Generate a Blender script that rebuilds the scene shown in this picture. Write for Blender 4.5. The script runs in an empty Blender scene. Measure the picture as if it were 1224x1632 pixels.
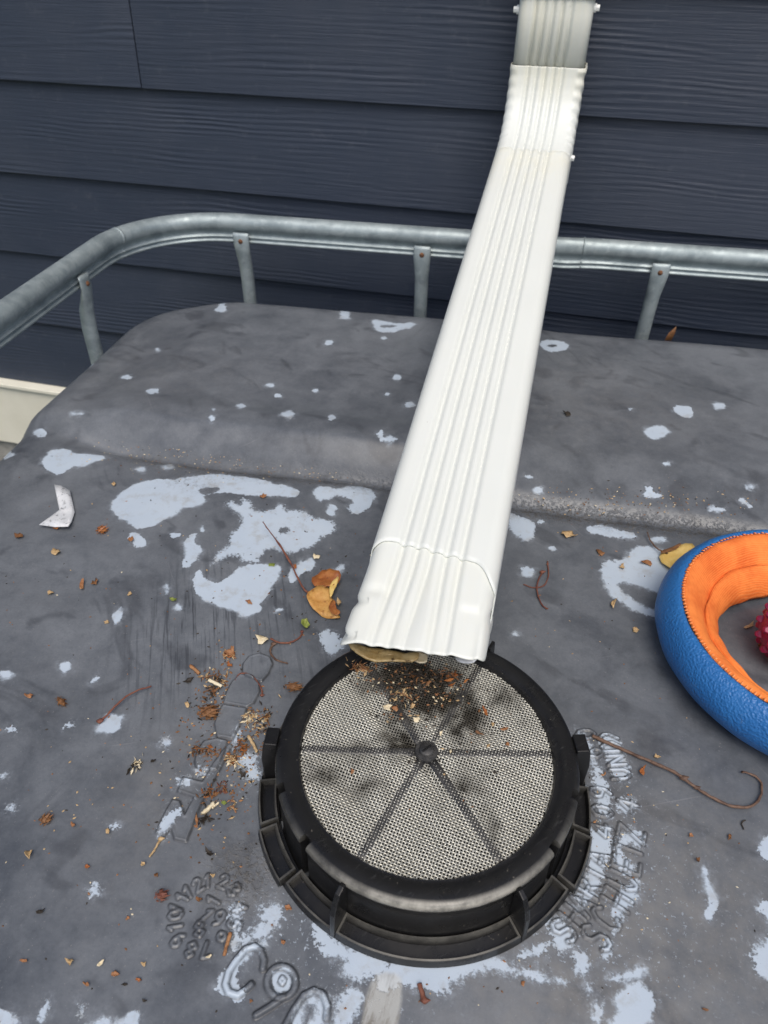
import bpy, bmesh, math, random
import numpy as np
from mathutils import Vector, Matrix
random.seed(7); rng = np.random.default_rng(7)
R_ = math.radians
scene = bpy.context.scene
COL = scene.collection

# ------------------------------------------------------------------ camera, sky, sun, exposure
H = 1.20                                   # height of the lid's top above the ground
F_PX = 1142.38                             # focal length in photograph pixels (1224 x 1632)
CAM = np.array([0.0298, -0.2396, 0.3744])  # relative to the lid's centre
YAW, PITCH, ROLL = 0.2376, 0.6811, 0.0171
cy_, sy_ = math.cos(YAW), math.sin(YAW); cp_, sp_ = math.cos(PITCH), math.sin(PITCH)
_right = np.array([cy_, sy_, 0.]); _fwd = np.array([-sy_*cp_, cy_*cp_, -sp_]); _up = np.cross(_right, _fwd)
cr_, sr_ = math.cos(ROLL), math.sin(ROLL)
RGT = _right*cr_ + _up*sr_; UPV = -_right*sr_ + _up*cr_; FWD = _fwd

cam = bpy.data.cameras.new('camera'); camo = bpy.data.objects.new('camera', cam); COL.objects.link(camo)
cam.sensor_fit = 'VERTICAL'; cam.sensor_height = 36.0; cam.lens = F_PX/1632*36.0
cam.clip_start = 0.02; cam.clip_end = 600
m = Matrix(((RGT[0], UPV[0], -FWD[0], CAM[0]), (RGT[1], UPV[1], -FWD[1], CAM[1]), (RGT[2], UPV[2], -FWD[2], CAM[2]+H), (0, 0, 0, 1)))
camo.matrix_world = m
cam.dof.use_dof = True; cam.dof.focus_distance = 0.48; cam.dof.aperture_fstop = 13.0
scene.camera = camo

SUN_EL, SUN_AZ = 60.0, 160.0
world = bpy.data.worlds.new('World'); scene.world = world; world.use_nodes = True
wn = world.node_tree; wn.nodes.clear()
sky = wn.nodes.new('ShaderNodeTexSky'); sky.sky_type = 'NISHITA'; sky.sun_disc = False
sky.sun_elevation = R_(SUN_EL); sky.sun_rotation = R_(SUN_AZ)
sky.air_density = 1.0; sky.dust_density = 3.5; sky.ozone_density = 1.0
bg = wn.nodes.new('ShaderNodeBackground'); bg.inputs['Strength'].default_value = 0.12
wo = wn.nodes.new('ShaderNodeOutputWorld')
wn.links.new(sky.outputs[0], bg.inputs[0]); wn.links.new(bg.outputs[0], wo.inputs[0])
sun = bpy.data.lights.new('sun', 'SUN'); suno = bpy.data.objects.new('sun', sun); COL.objects.link(suno)
sun.energy = 1.5; sun.angle = R_(38); sun.color = (1.0, 0.95, 0.87)
az = R_(SUN_AZ)                            # sky azimuth measured clockwise from +Y
sd = Vector((math.sin(az)*math.cos(R_(SUN_EL)), math.cos(az)*math.cos(R_(SUN_EL)), math.sin(R_(SUN_EL))))
suno.rotation_euler = sd.to_track_quat('Z', 'Y').to_euler(); suno.location = (0, -3, 6)
vs = scene.view_settings; vs.view_transform = 'Standard'; vs.look = 'None'; vs.gamma = 1.0; vs.use_curve_mapping = False
vs.exposure = 0.33

# ------------------------------------------------------------------ helpers
def ray(px, py):
    return RGT*((px-612)/F_PX) + UPV*((816-py)/F_PX) + FWD
def at_z(px, py, z):
    d = ray(px, py); return CAM + d*(z-CAM[2])/d[2]
def at_y(px, py, y):
    d = ray(px, py); return CAM + d*(y-CAM[1])/d[1]

def tag(o, label=None, cat=None, group=None, kind=None):
    if label: o['label'] = label
    if cat: o['category'] = cat
    if group: o['group'] = group
    if kind: o['kind'] = kind
    return o
def empty(name, loc, rot=(0, 0, 0)):
    o = bpy.data.objects.new(name, None); o.location = loc; o.rotation_euler = rot; o.empty_display_size = .02
    COL.objects.link(o); return o
def link_mesh(name, me, mats, parent=None, loc=None, rot=None):
    o = bpy.data.objects.new(name, me); COL.objects.link(o)
    if not isinstance(mats, (list, tuple)): mats = [mats]
    if len(me.materials) == 0:
        for mm in mats: me.materials.append(mm)
    if parent: o.parent = parent
    if loc is not None: o.location = loc
    if rot is not None: o.rotation_euler = rot
    return o
def mesh_np(name, V, Fq, smooth=True, mi=None):
    """mesh from a vertex array and a list / array of faces"""
    me = bpy.data.meshes.new(name)
    V = np.asarray(V, dtype=np.float32)
    if isinstance(Fq, np.ndarray):
        n, k = Fq.shape
        me.vertices.add(len(V)); me.vertices.foreach_set('co', V.ravel())
        me.loops.add(n*k); me.loops.foreach_set('vertex_index', Fq.astype(np.int32).ravel())
        me.polygons.add(n); me.polygons.foreach_set('loop_start', np.arange(0, n*k, k, dtype=np.int32))
        me.polygons.foreach_set('loop_total', np.full(n, k, dtype=np.int32))
        me.update(calc_edges=True)
    else:
        me.from_pydata(V.tolist(), [], Fq)
    me.polygons.foreach_set('use_smooth', np.full(len(me.polygons), smooth))
    if mi is not None: me.polygons.foreach_set('material_index', np.asarray(mi, dtype=np.int32))
    me.validate(); me.update(); return me
class MB:
    """collects shapes into one mesh"""
    def __init__(s): s.V = []; s.F = []; s.M = []
    def add(s, V, F, mi=0):
        b = len(s.V); s.V += [tuple(v) for v in V]; s.F += [tuple(i+b for i in f) for f in F]; s.M += [mi]*len(F)
    def box(s, x0, x1, y0, y1, z0, z1, mi=0):
        V = [(x, y, z) for x in (x0, x1) for y in (y0, y1) for z in (z0, z1)]
        s.add(V, [(0, 1, 3, 2), (4, 6, 7, 5), (0, 4, 5, 1), (2, 3, 7, 6), (0, 2, 6, 4), (1, 5, 7, 3)], mi)
    def tube(s, P, r, n=8, cap=True, mi=0):
        P = [np.asarray(p, float) for p in P]
        rr = r if hasattr(r, '__len__') else [r]*len(P)
        rings = []; up = np.array([0.13, 0.21, 0.97])
        for i, p in enumerate(P):
            t = P[min(i+1, len(P)-1)] - P[max(i-1, 0)]; t = t/(np.linalg.norm(t)+1e-12)
            a = np.cross(t, up)
            if np.linalg.norm(a) < 1e-3: a = np.cross(t, np.array([1., 0, 0]))
            a /= np.linalg.norm(a); b = np.cross(a, t)
            rings.append([p + rr[i]*(a*math.cos(2*math.pi*k/n) + b*math.sin(2*math.pi*k/n)) for k in range(n)])
        V = [v for g in rings for v in g]; F = []
        for i in range(len(P)-1):
            for k in range(n):
                k2 = (k+1) % n; F.append((i*n+k, i*n+k2, (i+1)*n+k2, (i+1)*n+k))
        if cap: F += [tuple(range(n))[::-1], tuple((len(P)-1)*n+k for k in range(n))]
        s.add(V, F, mi)
    def loft(s, rings, closed=True, cap=False, mi=0):
        n = len(rings[0]); V = [v for g in rings for v in g]; F = []
        for i in range(len(rings)-1):
            for k in range(n if closed else n-1):
                k2 = (k+1) % n; F.append((i*n+k, i*n+k2, (i+1)*n+k2, (i+1)*n+k))
        if cap: F += [tuple(range(n))[::-1], tuple((len(rings)-1)*n+k for k in range(n))]
        s.add(V, F, mi)
    def build(s, name, mats, parent=None, loc=None, rot=None, smooth=True, bevel=0, solid=0, auto=None):
        me = mesh_np(name, s.V, s.F, smooth, s.M)
        o = link_mesh(name, me, mats, parent, loc, rot)
        bm = bmesh.new(); bm.from_mesh(me); bmesh.ops.recalc_face_normals(bm, faces=bm.faces)
        if auto is not None:
            for e in bm.edges:
                if len(e.link_faces) == 2 and e.calc_face_angle(0) > R_(auto): e.smooth = False
        bm.to_mesh(me); bm.free()
        if bevel:
            b = o.modifiers.new('bevel', 'BEVEL'); b.width = bevel; b.segments = 2; b.limit_method = 'ANGLE'; b.angle_limit = R_(40)
        if solid:
            b = o.modifiers.new('thick', 'SOLIDIFY'); b.thickness = solid; b.offset = -1
        return o

# ------------------------------------------------------------------ materials
class NT:
    def __init__(s, name):
        s.mat = bpy.data.materials.new(name); s.mat.use_nodes = True; s.t = s.mat.node_tree
        s.p = s.t.nodes['Principled BSDF']
    def n(s, typ, **kw):
        nd = s.t.nodes.new(typ)
        for k, v in kw.items(): setattr(nd, k, v)
        return nd
    def set(s, sock, v):
        if hasattr(v, 'is_output') or isinstance(v, bpy.types.NodeSocket): s.t.links.new(v, sock)
        elif isinstance(v, (tuple, list)) and len(v) == 3 and sock.type == 'RGBA': sock.default_value = (*v, 1)
        else: sock.default_value = v
    def math(s, op, a, b=None, c=None, clamp=False):
        nd = s.n('ShaderNodeMath', operation=op, use_clamp=clamp); s.set(nd.inputs[0], a)
        if b is not None: s.set(nd.inputs[1], b)
        if c is not None: s.set(nd.inputs[2], c)
        return nd.outputs[0]
    def noise(s, scale, detail=3, rough=.55, vec=None, dist=0., out='Fac'):
        nd = s.n('ShaderNodeTexNoise'); nd.inputs['Scale'].default_value = scale; nd.inputs['Detail'].default_value = detail
        nd.inputs['Roughness'].default_value = rough; nd.inputs['Distortion'].default_value = dist
        s.set(nd.inputs['Vector'], vec if vec is not None else s.obj()); return nd.outputs[out]
    def voronoi(s, scale, vec=None, feature='F1', out='Distance'):
        nd = s.n('ShaderNodeTexVoronoi', feature=feature); nd.inputs['Scale'].default_value = scale
        s.set(nd.inputs['Vector'], vec if vec is not None else s.obj()); return nd.outputs[out]
    def obj(s):
        if not hasattr(s, '_tc'): s._tc = s.n('ShaderNodeTexCoord')
        return s._tc.outputs['Object']
    def mapv(s, vec, scale=(1, 1, 1), rot=(0, 0, 0), loc=(0, 0, 0)):
        if any(rot) and tuple(scale) != (1, 1, 1): vec = s.mapv(vec, (1, 1, 1), rot); rot = (0, 0, 0)   # turn first, then stretch
        nd = s.n('ShaderNodeMapping'); s.set(nd.inputs['Vector'], vec)
        nd.inputs['Scale'].default_value = scale; nd.inputs['Rotation'].default_value = rot; nd.inputs['Location'].default_value = loc
        return nd.outputs[0]
    def attr(s, name):
        return s.n('ShaderNodeAttribute', attribute_name=name).outputs['Fac']
    def ramp(s, v, a, b, x=0., y=1., smooth=True):
        nd = s.n('ShaderNodeMapRange', interpolation_type='SMOOTHSTEP' if smooth else 'LINEAR')
        s.set(nd.inputs[0], v); nd.inputs[1].default_value = a; nd.inputs[2].default_value = b
        nd.inputs[3].default_value = x; nd.inputs[4].default_value = y; return nd.outputs[0]
    def mix(s, f, a, b):
        nd = s.n('ShaderNodeMix', data_type='RGBA'); s.set(nd.inputs['Factor'], f)
        s.set(nd.inputs[6], a); s.set(nd.inputs[7], b); return nd.outputs[2]
    def bump(s, h, strength=.5, dist=.001, nrm=None):
        nd = s.n('ShaderNodeBump'); nd.inputs['Strength'].default_value = strength; nd.inputs['Distance'].default_value = dist
        s.set(nd.inputs['Height'], h)
        if nrm is not None: s.set(nd.inputs['Normal'], nrm)
        return nd.outputs[0]
    def out(s, col=None, rough=None, nrm=None, metal=None, spec=None):
        if col is not None: s.set(s.p.inputs['Base Color'], col)
        if rough is not None: s.set(s.p.inputs['Roughness'], rough)
        if nrm is not None: s.set(s.p.inputs['Normal'], nrm)
        if metal is not None: s.set(s.p.inputs['Metallic'], metal)
        if spec is not None: s.set(s.p.inputs['Specular IOR Level'], spec)
        return s.mat

def mat_siding():
    n = NT('siding_paint'); o = n.obj()
    rnd = n.n('ShaderNodeObjectInfo').outputs['Random']
    off = n.n('ShaderNodeCombineXYZ'); n.set(off.inputs[0], n.math('MULTIPLY', rnd, 37.)); n.set(off.inputs[2], n.math('MULTIPLY', rnd, 11.))
    va = n.n('ShaderNodeVectorMath', operation='ADD'); n.set(va.inputs[0], o); n.set(va.inputs[1], off.outputs[0]); v = va.outputs[0]
    sep = n.n('ShaderNodeSeparateXYZ'); n.set(sep.inputs[0], v)
    low = n.noise(1.0, 2, .5, n.mapv(v, (2.2, 1, 9)))
    mid = n.noise(1.0, 3, .6, n.mapv(v, (9, 1, 60)))
    ph = n.math('ADD', n.math('ADD', sep.outputs[2], n.math('MULTIPLY', low, .040)), n.math('MULTIPLY', mid, .004))
    w = n.math('SINE', n.math('MULTIPLY', ph, 2*math.pi/.0072))
    amp = n.ramp(n.noise(1.0, 2, .5, n.mapv(v, (3.0, 1, 22))), .42, .70, .06, .8)
    streak = n.noise(1.0, 3, .65, n.mapv(v, (14, 1, 420)))
    h = n.math('ADD', n.math('MULTIPLY', n.math('MULTIPLY', w, amp), .5), n.math('MULTIPLY', streak, 1.0))
    nr = n.bump(h, .75, .0009)
    fine = n.noise(900, 2, .5, o); nr = n.bump(fine, .12, .0004, nr)
    c = n.mix(n.noise(6, 4, .6, n.mapv(v, (1, 1, 3))), (.022, .031, .051), (.030, .041, .066))
    c = n.mix(n.math('MULTIPLY', n.ramp(n.noise(60, 4, .7, v), .55, .8), .22), c, (.13, .14, .15))
    c = n.mix(n.math('MULTIPLY', n.ramp(n.noise(3.5, 4, .65, v), .45, .7), .30), c, (.055, .064, .085))
    c = n.mix(n.math('MULTIPLY', rnd, .22), c, (.052, .064, .092))
    return n.out(c, n.ramp(n.noise(20, 3), .3, .7, .42, .58), nr, spec=.45)
def mat_plain(name, c1, c2, rough=.5, scale=40, bump=.2, bd=.0005, metal=0., spec=.5, detail=4):
    n = NT(name); f = n.noise(scale, detail, .6)
    nr = n.bump(n.noise(scale*4, 3, .6), bump, bd)
    return n.out(n.mix(n.ramp(f, .3, .7), c1, c2), rough, nr, metal, spec)
def mat_tank():
    n = NT('weathered_tank_paint'); o = n.obj()
    big = n.noise(5, 4, .6, o, .6); med = n.noise(22, 5, .62, o, .8); fin = n.noise(160, 4, .6, o)
    dirn = n.noise(1, 4, .6, n.mapv(o, (60, 6, 6), (0, 0, .25)))
    dark = (.056, .064, .077); grey = (.180, .195, .214)
    f = n.math('ADD', n.math('MULTIPLY', big, .55), n.math('ADD', n.math('MULTIPLY', med, .38), n.math('MULTIPLY', fin, .14)))
    col = n.mix(n.ramp(f, .30, .80), dark, grey)
    sm = n.ramp(n.noise(11, 3, .5, n.mapv(o, (1, 1.6, 1), (0, 0, .5), (3, 1, 0)), 1.6), .56, .68)
    col = n.mix(n.math('MULTIPLY', sm, .55), col, (.040, .044, .053))
    scuff = n.ramp(dirn, .60, .78); col = n.mix(n.math('MULTIPLY', scuff, .25), col, (.032, .035, .042))
    mott = n.ramp(n.noise(75, 5, .72, n.mapv(o, loc=(9, 4, 0))), .35, .68); col = n.mix(n.math('MULTIPLY', mott, .16), col, (.19, .20, .215))
    grain = n.ramp(n.noise(520, 3, .7), .40, .72); col = n.mix(n.math('MULTIPLY', grain, .16), col, (.028, .031, .038))
    dust = n.ramp(n.noise(700, 2, .7, n.mapv(o, loc=(2, 2, 2))), .66, .74); col = n.mix(n.math('MULTIPLY', dust, .35), col, (.34, .33, .31))
    drip = n.math('MULTIPLY', n.attr('drip'), n.ramp(n.noise(1, 4, .65, n.mapv(o, (330, 14, 30), (0, 0, R_(-26)))), .50, .62)); col = n.mix(n.math('MULTIPLY', drip, .75), col, (.026, .029, .036))
    # chalky sunburnt zones, plus a broad soft highlight painted as paler colour
    chalk_sheen = n.attr('chalk_sheen'); col = n.mix(n.math('MULTIPLY', chalk_sheen, n.ramp(n.noise(70, 5, .7), .3, .75, .15, .75)), col, (.21, .205, .195))
    # fine pale scratches
    wv = n.noise(1, 2, .5, n.mapv(o, (300, 10, 10), (0, 0, 1.1)), .4); wv2 = n.noise(1, 2, .5, n.mapv(o, (260, 9, 10), (0, 0, -.7)), .4)
    sc = n.math('MAXIMUM', n.ramp(wv, .73, .80), n.ramp(wv2, .74, .80))
    col = n.mix(n.math('MULTIPLY', sc, .22), col, (.30, .30, .31))
    # peeled patches: the pale tank plastic shows where the paint film is gone
    peel = n.attr('peel'); rg = n.attr('peel_rough')
    nz = n.math('SUBTRACT', n.noise(420, 5, .7, o), .5); nz2 = n.math('SUBTRACT', n.noise(120, 4, .6, o), .5)
    e = n.math('ADD', n.math('ADD', peel, .0005), n.math('MULTIPLY', nz2, .0085))
    e = n.math('ADD', e, n.math('MULTIPLY', n.math('MULTIPLY', nz, rg), .030))
    wd = n.ramp(n.noise(26, 3, .5, n.mapv(o, loc=(4, 4, 0))), .42, .62, .0003, .0019); pm = n.math('SMOOTH_MIN', 1., n.math('MAXIMUM', 0., n.math('ADD', .5, n.math('DIVIDE', e, n.math('MULTIPLY', wd, 2.)))), .1); pm = n.math('MULTIPLY', pm, pm)
    # stray specks of bare plastic round the lettering
    spk = n.math('MULTIPLY', n.attr('speck'), n.ramp(n.noise(330, 4, .72, o), .585, .66)); pm = n.math('MAXIMUM', pm, spk)
    flk = n.ramp(n.noise(170, 5, .7, n.mapv(o, loc=(5, 2, 0))), .665, .69)
    pm = n.math('MULTIPLY', pm, n.math('SUBTRACT', 1., n.math('MULTIPLY', flk, .8)))
    pc = n.mix(n.noise(30, 4, .6), (.40, .475, .565), (.49, .555, .62))
    pc = n.mix(n.math('MULTIPLY', n.ramp(n.noise(60, 5, .7, n.mapv(o, loc=(1, 7, 0))), .50, .72), .6), pc, (.33, .33, .32))
    halo = n.math('MULTIPLY', n.ramp(e, -.0055, -.0002), n.ramp(n.noise(95, 5, .72, n.mapv(o, loc=(6, 1, 0))), .42, .72)); col = n.mix(n.math('MULTIPLY', halo, .42), col, (.33, .37, .42))
    cream = n.ramp(n.math('ADD', n.math('ADD', n.attr('cream'), -.0012), n.math('MULTIPLY', n.noise(1, 4, .7, n.mapv(o, (220, 45, 45), (0, 0, .1), (3, 0, 0))), .004)), -.0006, .0022)
    cream = n.math('MULTIPLY', cream, .62); cc = n.mix(n.ramp(n.noise(1, 5, .7, n.mapv(o, (160, 40, 40), (0, 0, .1))), .42, .62), (.52, .52, .485), (.27, .245, .195))
    col = n.mix(pm, col, pc); col = n.mix(cream, col, cc)
    # grit that has settled in the crease
    du = n.math('MULTIPLY', n.attr('grit'), n.ramp(n.noise(300, 4, .75, o), .47, .62)); col = n.mix(du, col, n.mix(n.noise(200, 2), (.045, .042, .036), (.155, .135, .105)))
    gm = n.math('MULTIPLY', n.attr('grime'), n.ramp(n.noise(120, 4, .6, o), .25, .6, .45, 1.)); col = n.mix(n.math('MULTIPLY', gm, .85), col, (.018, .018, .020))
    hgt = n.math('SUBTRACT', n.math('MULTIPLY', fin, .25), pm)
    nr = n.bump(hgt, .6, .0005); nr = n.bump(n.noise(1100, 3, .6, o), .14, .0004, nr); nr = n.bump(du, .7, .0012, nr)
    nr = n.bump(n.noise(30, 2, .5, o), .16, .0022, nr)
    rough = n.math('ADD', n.ramp(med, .3, .7, .28, .42), n.math('MULTIPLY', chalk_sheen, .12))
    rough = n.mix(du, rough, (.9, .9, .9))
    return n.out(col, rough, nr, spec=.5)
def mat_spout():
    n = NT('white_painted_aluminium'); o = n.obj()
    d = n.attr('grime')
    c = n.mix(n.noise(14, 4, .6), (.66, .685, .655), (.72, .745, .71))
    g = n.math('MULTIPLY', d, n.ramp(n.noise(1, 4, .65, n.mapv(o, (90, 40, 9))), .3, .7, .35, 1.))
    c = n.mix(n.math('MULTIPLY', g, .65), c, (.74, .71, .545))
    s = n.ramp(n.noise(260, 3, .6), .745, .775); c = n.mix(n.math('MULTIPLY', s, .7), c, (.25, .2, .14))
    return n.out(c, n.ramp(n.noise(9, 3), .3, .7, .34, .44), spec=.45)
def mat_galv():
    n = NT('galvanised_steel'); o = n.obj()
    c = n.mix(n.voronoi(130, None, 'F1', 'Color'), (.29, .345, .36), (.40, .455, .465))
    c = n.mix(n.ramp(n.noise(35, 5, .65), .42, .7), c, (.23, .275, .29))
    c = n.mix(n.math('MULTIPLY', n.ramp(n.noise(90, 4, .7), .66, .76), .4), c, (.13, .12, .11))
    return n.out(c, n.ramp(n.noise(50, 4), .3, .7, .46, .62), n.bump(n.noise(220, 3), .15, .0004), .5)
def mat_lid():
    n = NT('black_lid_plastic'); o = n.obj()
    c = n.mix(n.noise(40, 4, .6), (.0055, .0055, .006), (.012, .012, .0125))
    wear_glint = n.attr('wear_glint')
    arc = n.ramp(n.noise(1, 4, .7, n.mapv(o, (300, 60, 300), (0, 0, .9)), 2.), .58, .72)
    c = n.mix(n.math('MULTIPLY', wear_glint, n.ramp(n.noise(80, 4, .7), .3, .7, .35, 1.)), c, (.50, .48, .42))  # worn edges, with lip highlights painted into the same pale colour
    c = n.mix(n.math('MULTIPLY', arc, .22), c, (.11, .11, .11))
    ds = n.ramp(n.noise(420, 3, .6), .68, .76); c = n.mix(n.math('MULTIPLY', ds, .5), c, (.2, .18, .15))
    return n.out(c, n.ramp(n.noise(60, 4), .3, .7, .24, .42), n.bump(n.noise(90, 4), .12, .0005), spec=.36)
def mat_wire():
    n = NT('strainer_wire'); o = n.obj()
    c = n.mix(n.noise(90, 4, .65), (.47, .46, .40), (.66, .645, .57))
    so = n.math('MULTIPLY', n.attr('soil'), n.math('ADD', .15, n.math('MULTIPLY', n.noise(110, 5, .72), 1.9)))
    gr = n.ramp(n.math('ADD', so, n.math('MULTIPLY', n.math('SUBTRACT', n.noise(60, 5, .75), .5), .9)), .12, .85)
    c = n.mix(gr, c, (.030, .026, .018))
    return n.out(c, n.ramp(gr, 0, 1, .34, .8), None, n.ramp(gr, 0, 1, .55, 0.))
def mat_foam():
    n = NT('blue_foam_rubber'); o = n.obj()
    c = n.mix(n.noise(24, 4, .6), (.012, .105, .33), (.026, .165, .43))
    c = n.mix(n.math('MULTIPLY', n.ramp(n.noise(130, 4, .7), .62, .76), .4), c, (.16, .19, .22))
    h = n.math('ADD', n.noise(560, 2, .6), n.math('MULTIPLY', n.voronoi(640, None, 'SMOOTH_F1'), 1.3))
    return n.out(c, .42, n.bump(h, .55, .0011), spec=.5)
def mat_fabric():
    n = NT('orange_webbing'); o = n.obj()
    w = n.n('ShaderNodeTexWave', wave_type='RINGS', rings_direction='Z'); w.inputs['Scale'].default_value = 300; w.inputs['Distortion'].default_value = 1.2
    n.set(w.inputs['Vector'], o)
    c = n.mix(n.ramp(n.noise(26, 5, .65), .3, .7), (.62, .10, .012), (.90, .25, .05))
    c = n.mix(n.math('MULTIPLY', w.outputs['Fac'], .22), c, (.95, .42, .15))
    h = n.math('ADD', w.outputs['Fac'], n.math('MULTIPLY', n.noise(1100, 3, .7), 1.6))
    return n.out(c, .8, n.bump(h, .28, .0005), spec=.25)
def mat_leaf(name, c1, c2, c3=None, rough=.6):
    n = NT(name); o = n.obj()
    c = n.mix(n.ramp(n.noise(130, 4, .65), .32, .68), c1, c2)
    if c3: c = n.mix(n.ramp(n.noise(210, 4, .65, n.mapv(o, loc=(3, 3, 3))), .55, .7), c, c3)
    nr = n.bump(n.noise(1, 3, .6, n.mapv(o, (400, 150, 300))), .5, .0008)
    return n.out(c, rough, nr, spec=.35)
def mat_ground():
    n = NT('lawn'); o = n.obj()
    c = n.mix(n.ramp(n.noise(40, 5, .7), .3, .7), (.05, .075, .018), (.11, .12, .035))
    c = n.mix(n.ramp(n.noise(3, 4, .6), .5, .7), c, (.12, .11, .045))
    return n.out(c, .9, n.bump(n.noise(160, 4, .7), 1., .02))

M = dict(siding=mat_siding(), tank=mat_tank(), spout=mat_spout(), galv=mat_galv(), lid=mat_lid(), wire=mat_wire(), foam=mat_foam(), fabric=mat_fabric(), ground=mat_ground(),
         trim=mat_plain('cream_trim_paint', (.70, .68, .57), (.76, .74, .63), .5, 12, .15, .0006),
         concrete=mat_plain('concrete', (.24, .23, .21), (.36, .35, .32), .9, 30, .6, .002),
         dark=mat_plain('dark_inside', (.004, .004, .004), (.007, .007, .007), .7),
         spoke=mat_plain('spoke_plastic', (.016, .016, .017), (.055, .053, .050), .45, 160, .2),
         rust=mat_plain('rust', (.10, .045, .022), (.19, .085, .04), .9, 300, .5),
         screw=mat_plain('screw_paint', (.74, .76, .74), (.80, .81, .79), .3),
         ball=mat_plain('magenta_rubber', (.20, .006, .045), (.30, .012, .075), .38, 60, .2),
         thread=mat_plain('orange_thread', (.85, .25, .07), (.9, .32, .1), .8),
         scrap=mat_leaf('white_scrap', (.72, .73, .74), (.60, .62, .64), (.20, .21, .22), .35),
         tan=mat_leaf('tan_chip', (.38, .25, .12), (.55, .40, .22), (.20, .115, .05)),
         pale=mat_leaf('pale_husk', (.62, .52, .34), (.74, .66, .48), (.40, .30, .16)),
         rust_leaf=mat_leaf('russet_leaf', (.26, .080, .024), (.36, .14, .04), (.16, .05, .018), .42),
         gold_leaf=mat_leaf('golden_brown_leaf', (.46, .22, .055), (.56, .32, .10), (.30, .13, .035), .42),
         yellow=mat_leaf('yellow_leaf', (.66, .44, .12), (.76, .55, .20), None, .5),
         brown=mat_leaf('brown_chip', (.14, .062, .024), (.25, .12, .05), (.07, .035, .016)),
         orange=mat_leaf('orange_chip', (.25, .105, .045), (.37, .19, .085), (.17, .07, .03)),
         darkbit=mat_leaf('dark_chip', (.018, .014, .011), (.05, .04, .03)),
         green=mat_leaf('green_bit', (.13, .17, .03), (.26, .30, .07), (.40, .38, .14)),
         twig=mat_leaf('twig_bark', (.085, .048, .034), (.17, .105, .072), (.06, .032, .02)),
         redtwig=mat_leaf('red_stalk', (.13, .042, .030), (.20, .08, .05), (.10, .035, .02)),
         wet=mat_leaf('rotten_leaf', (.34, .22, .08), (.50, .38, .19), (.08, .045, .015), .3))

# ------------------------------------------------------------------ ground
g = mesh_np('ground', [(-150, -150, 0), (150, -150, 0), (150, 150, 0), (-150, 150, 0)], [(0, 1, 2, 3)], False)
tag(link_mesh('ground', g, M['ground']), kind='structure')

# ------------------------------------------------------------------ house wall: lapped boards, cream skirt board, foundation
YW, E_, ZB = 0.7932, 0.1280, 0.19857 + H
wall = tag(empty('house_wall', (-.3, YW, 0)), 'dark slate blue lap siding wall behind the tank with white skirt board at its base', 'wall')
def board_mesh(x0, x1, hgt=.158, thick=.008, lean=.0105):
    mb = MB(); prof = [(0, 0.0012), (0.0012, 0), (lean*.99, hgt), (lean+thick, hgt), (thick, 0)]
    prof = [(.0, .0010), (.0009, .0), (thick, .0), (thick+lean, hgt), (lean, hgt)]
    n = 2
    mb.loft([[(x, p[0], p[1]) for p in prof] for x in (x0, x1)], cap=True)
    return mb
XL, XR, XJ = -3.2, 2.6, -.5791
full = None
for i in range(-9, 5):
    z = ZB - i*E_
    if i == 0:
        for a, b in ((XL, XJ-.0009), (XJ+.0009, XR)):
            board_mesh(a+.3, b+.3).build('siding_board', M['siding'], wall, (0, 0, z), smooth=False)
    elif full is None:
        full = board_mesh(XL+.3, XR+.3).build('siding_board', M['siding'], wall, (0, 0, z), smooth=False)
    else:
        c = full.copy(); COL.objects.link(c); c.parent = wall; c.location = (0, 0, z)
mb = MB(); mb.box(XL+.3, XR+.3, .022, .06, .30, 3.2); mb.build('backing', M['dark'], wall, smooth=False)
ZT0, ZT1 = H-.3185, H-.4615
mb = MB(); mb.box(XL+.3, XR+.3, -.012, .020, ZT1, ZT0-.004); mb.box(XL+.3, XR+.3, -.020, .0205, ZT0-.004, ZT0+.004)
mb.build('skirt_board', M['trim'], wall, smooth=False, bevel=.0015)
mb = MB(); mb.box(XL+.3, XR+.3, .004, .2, -.1, ZT1); mb.build('foundation', M['concrete'], wall, smooth=False)

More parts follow.
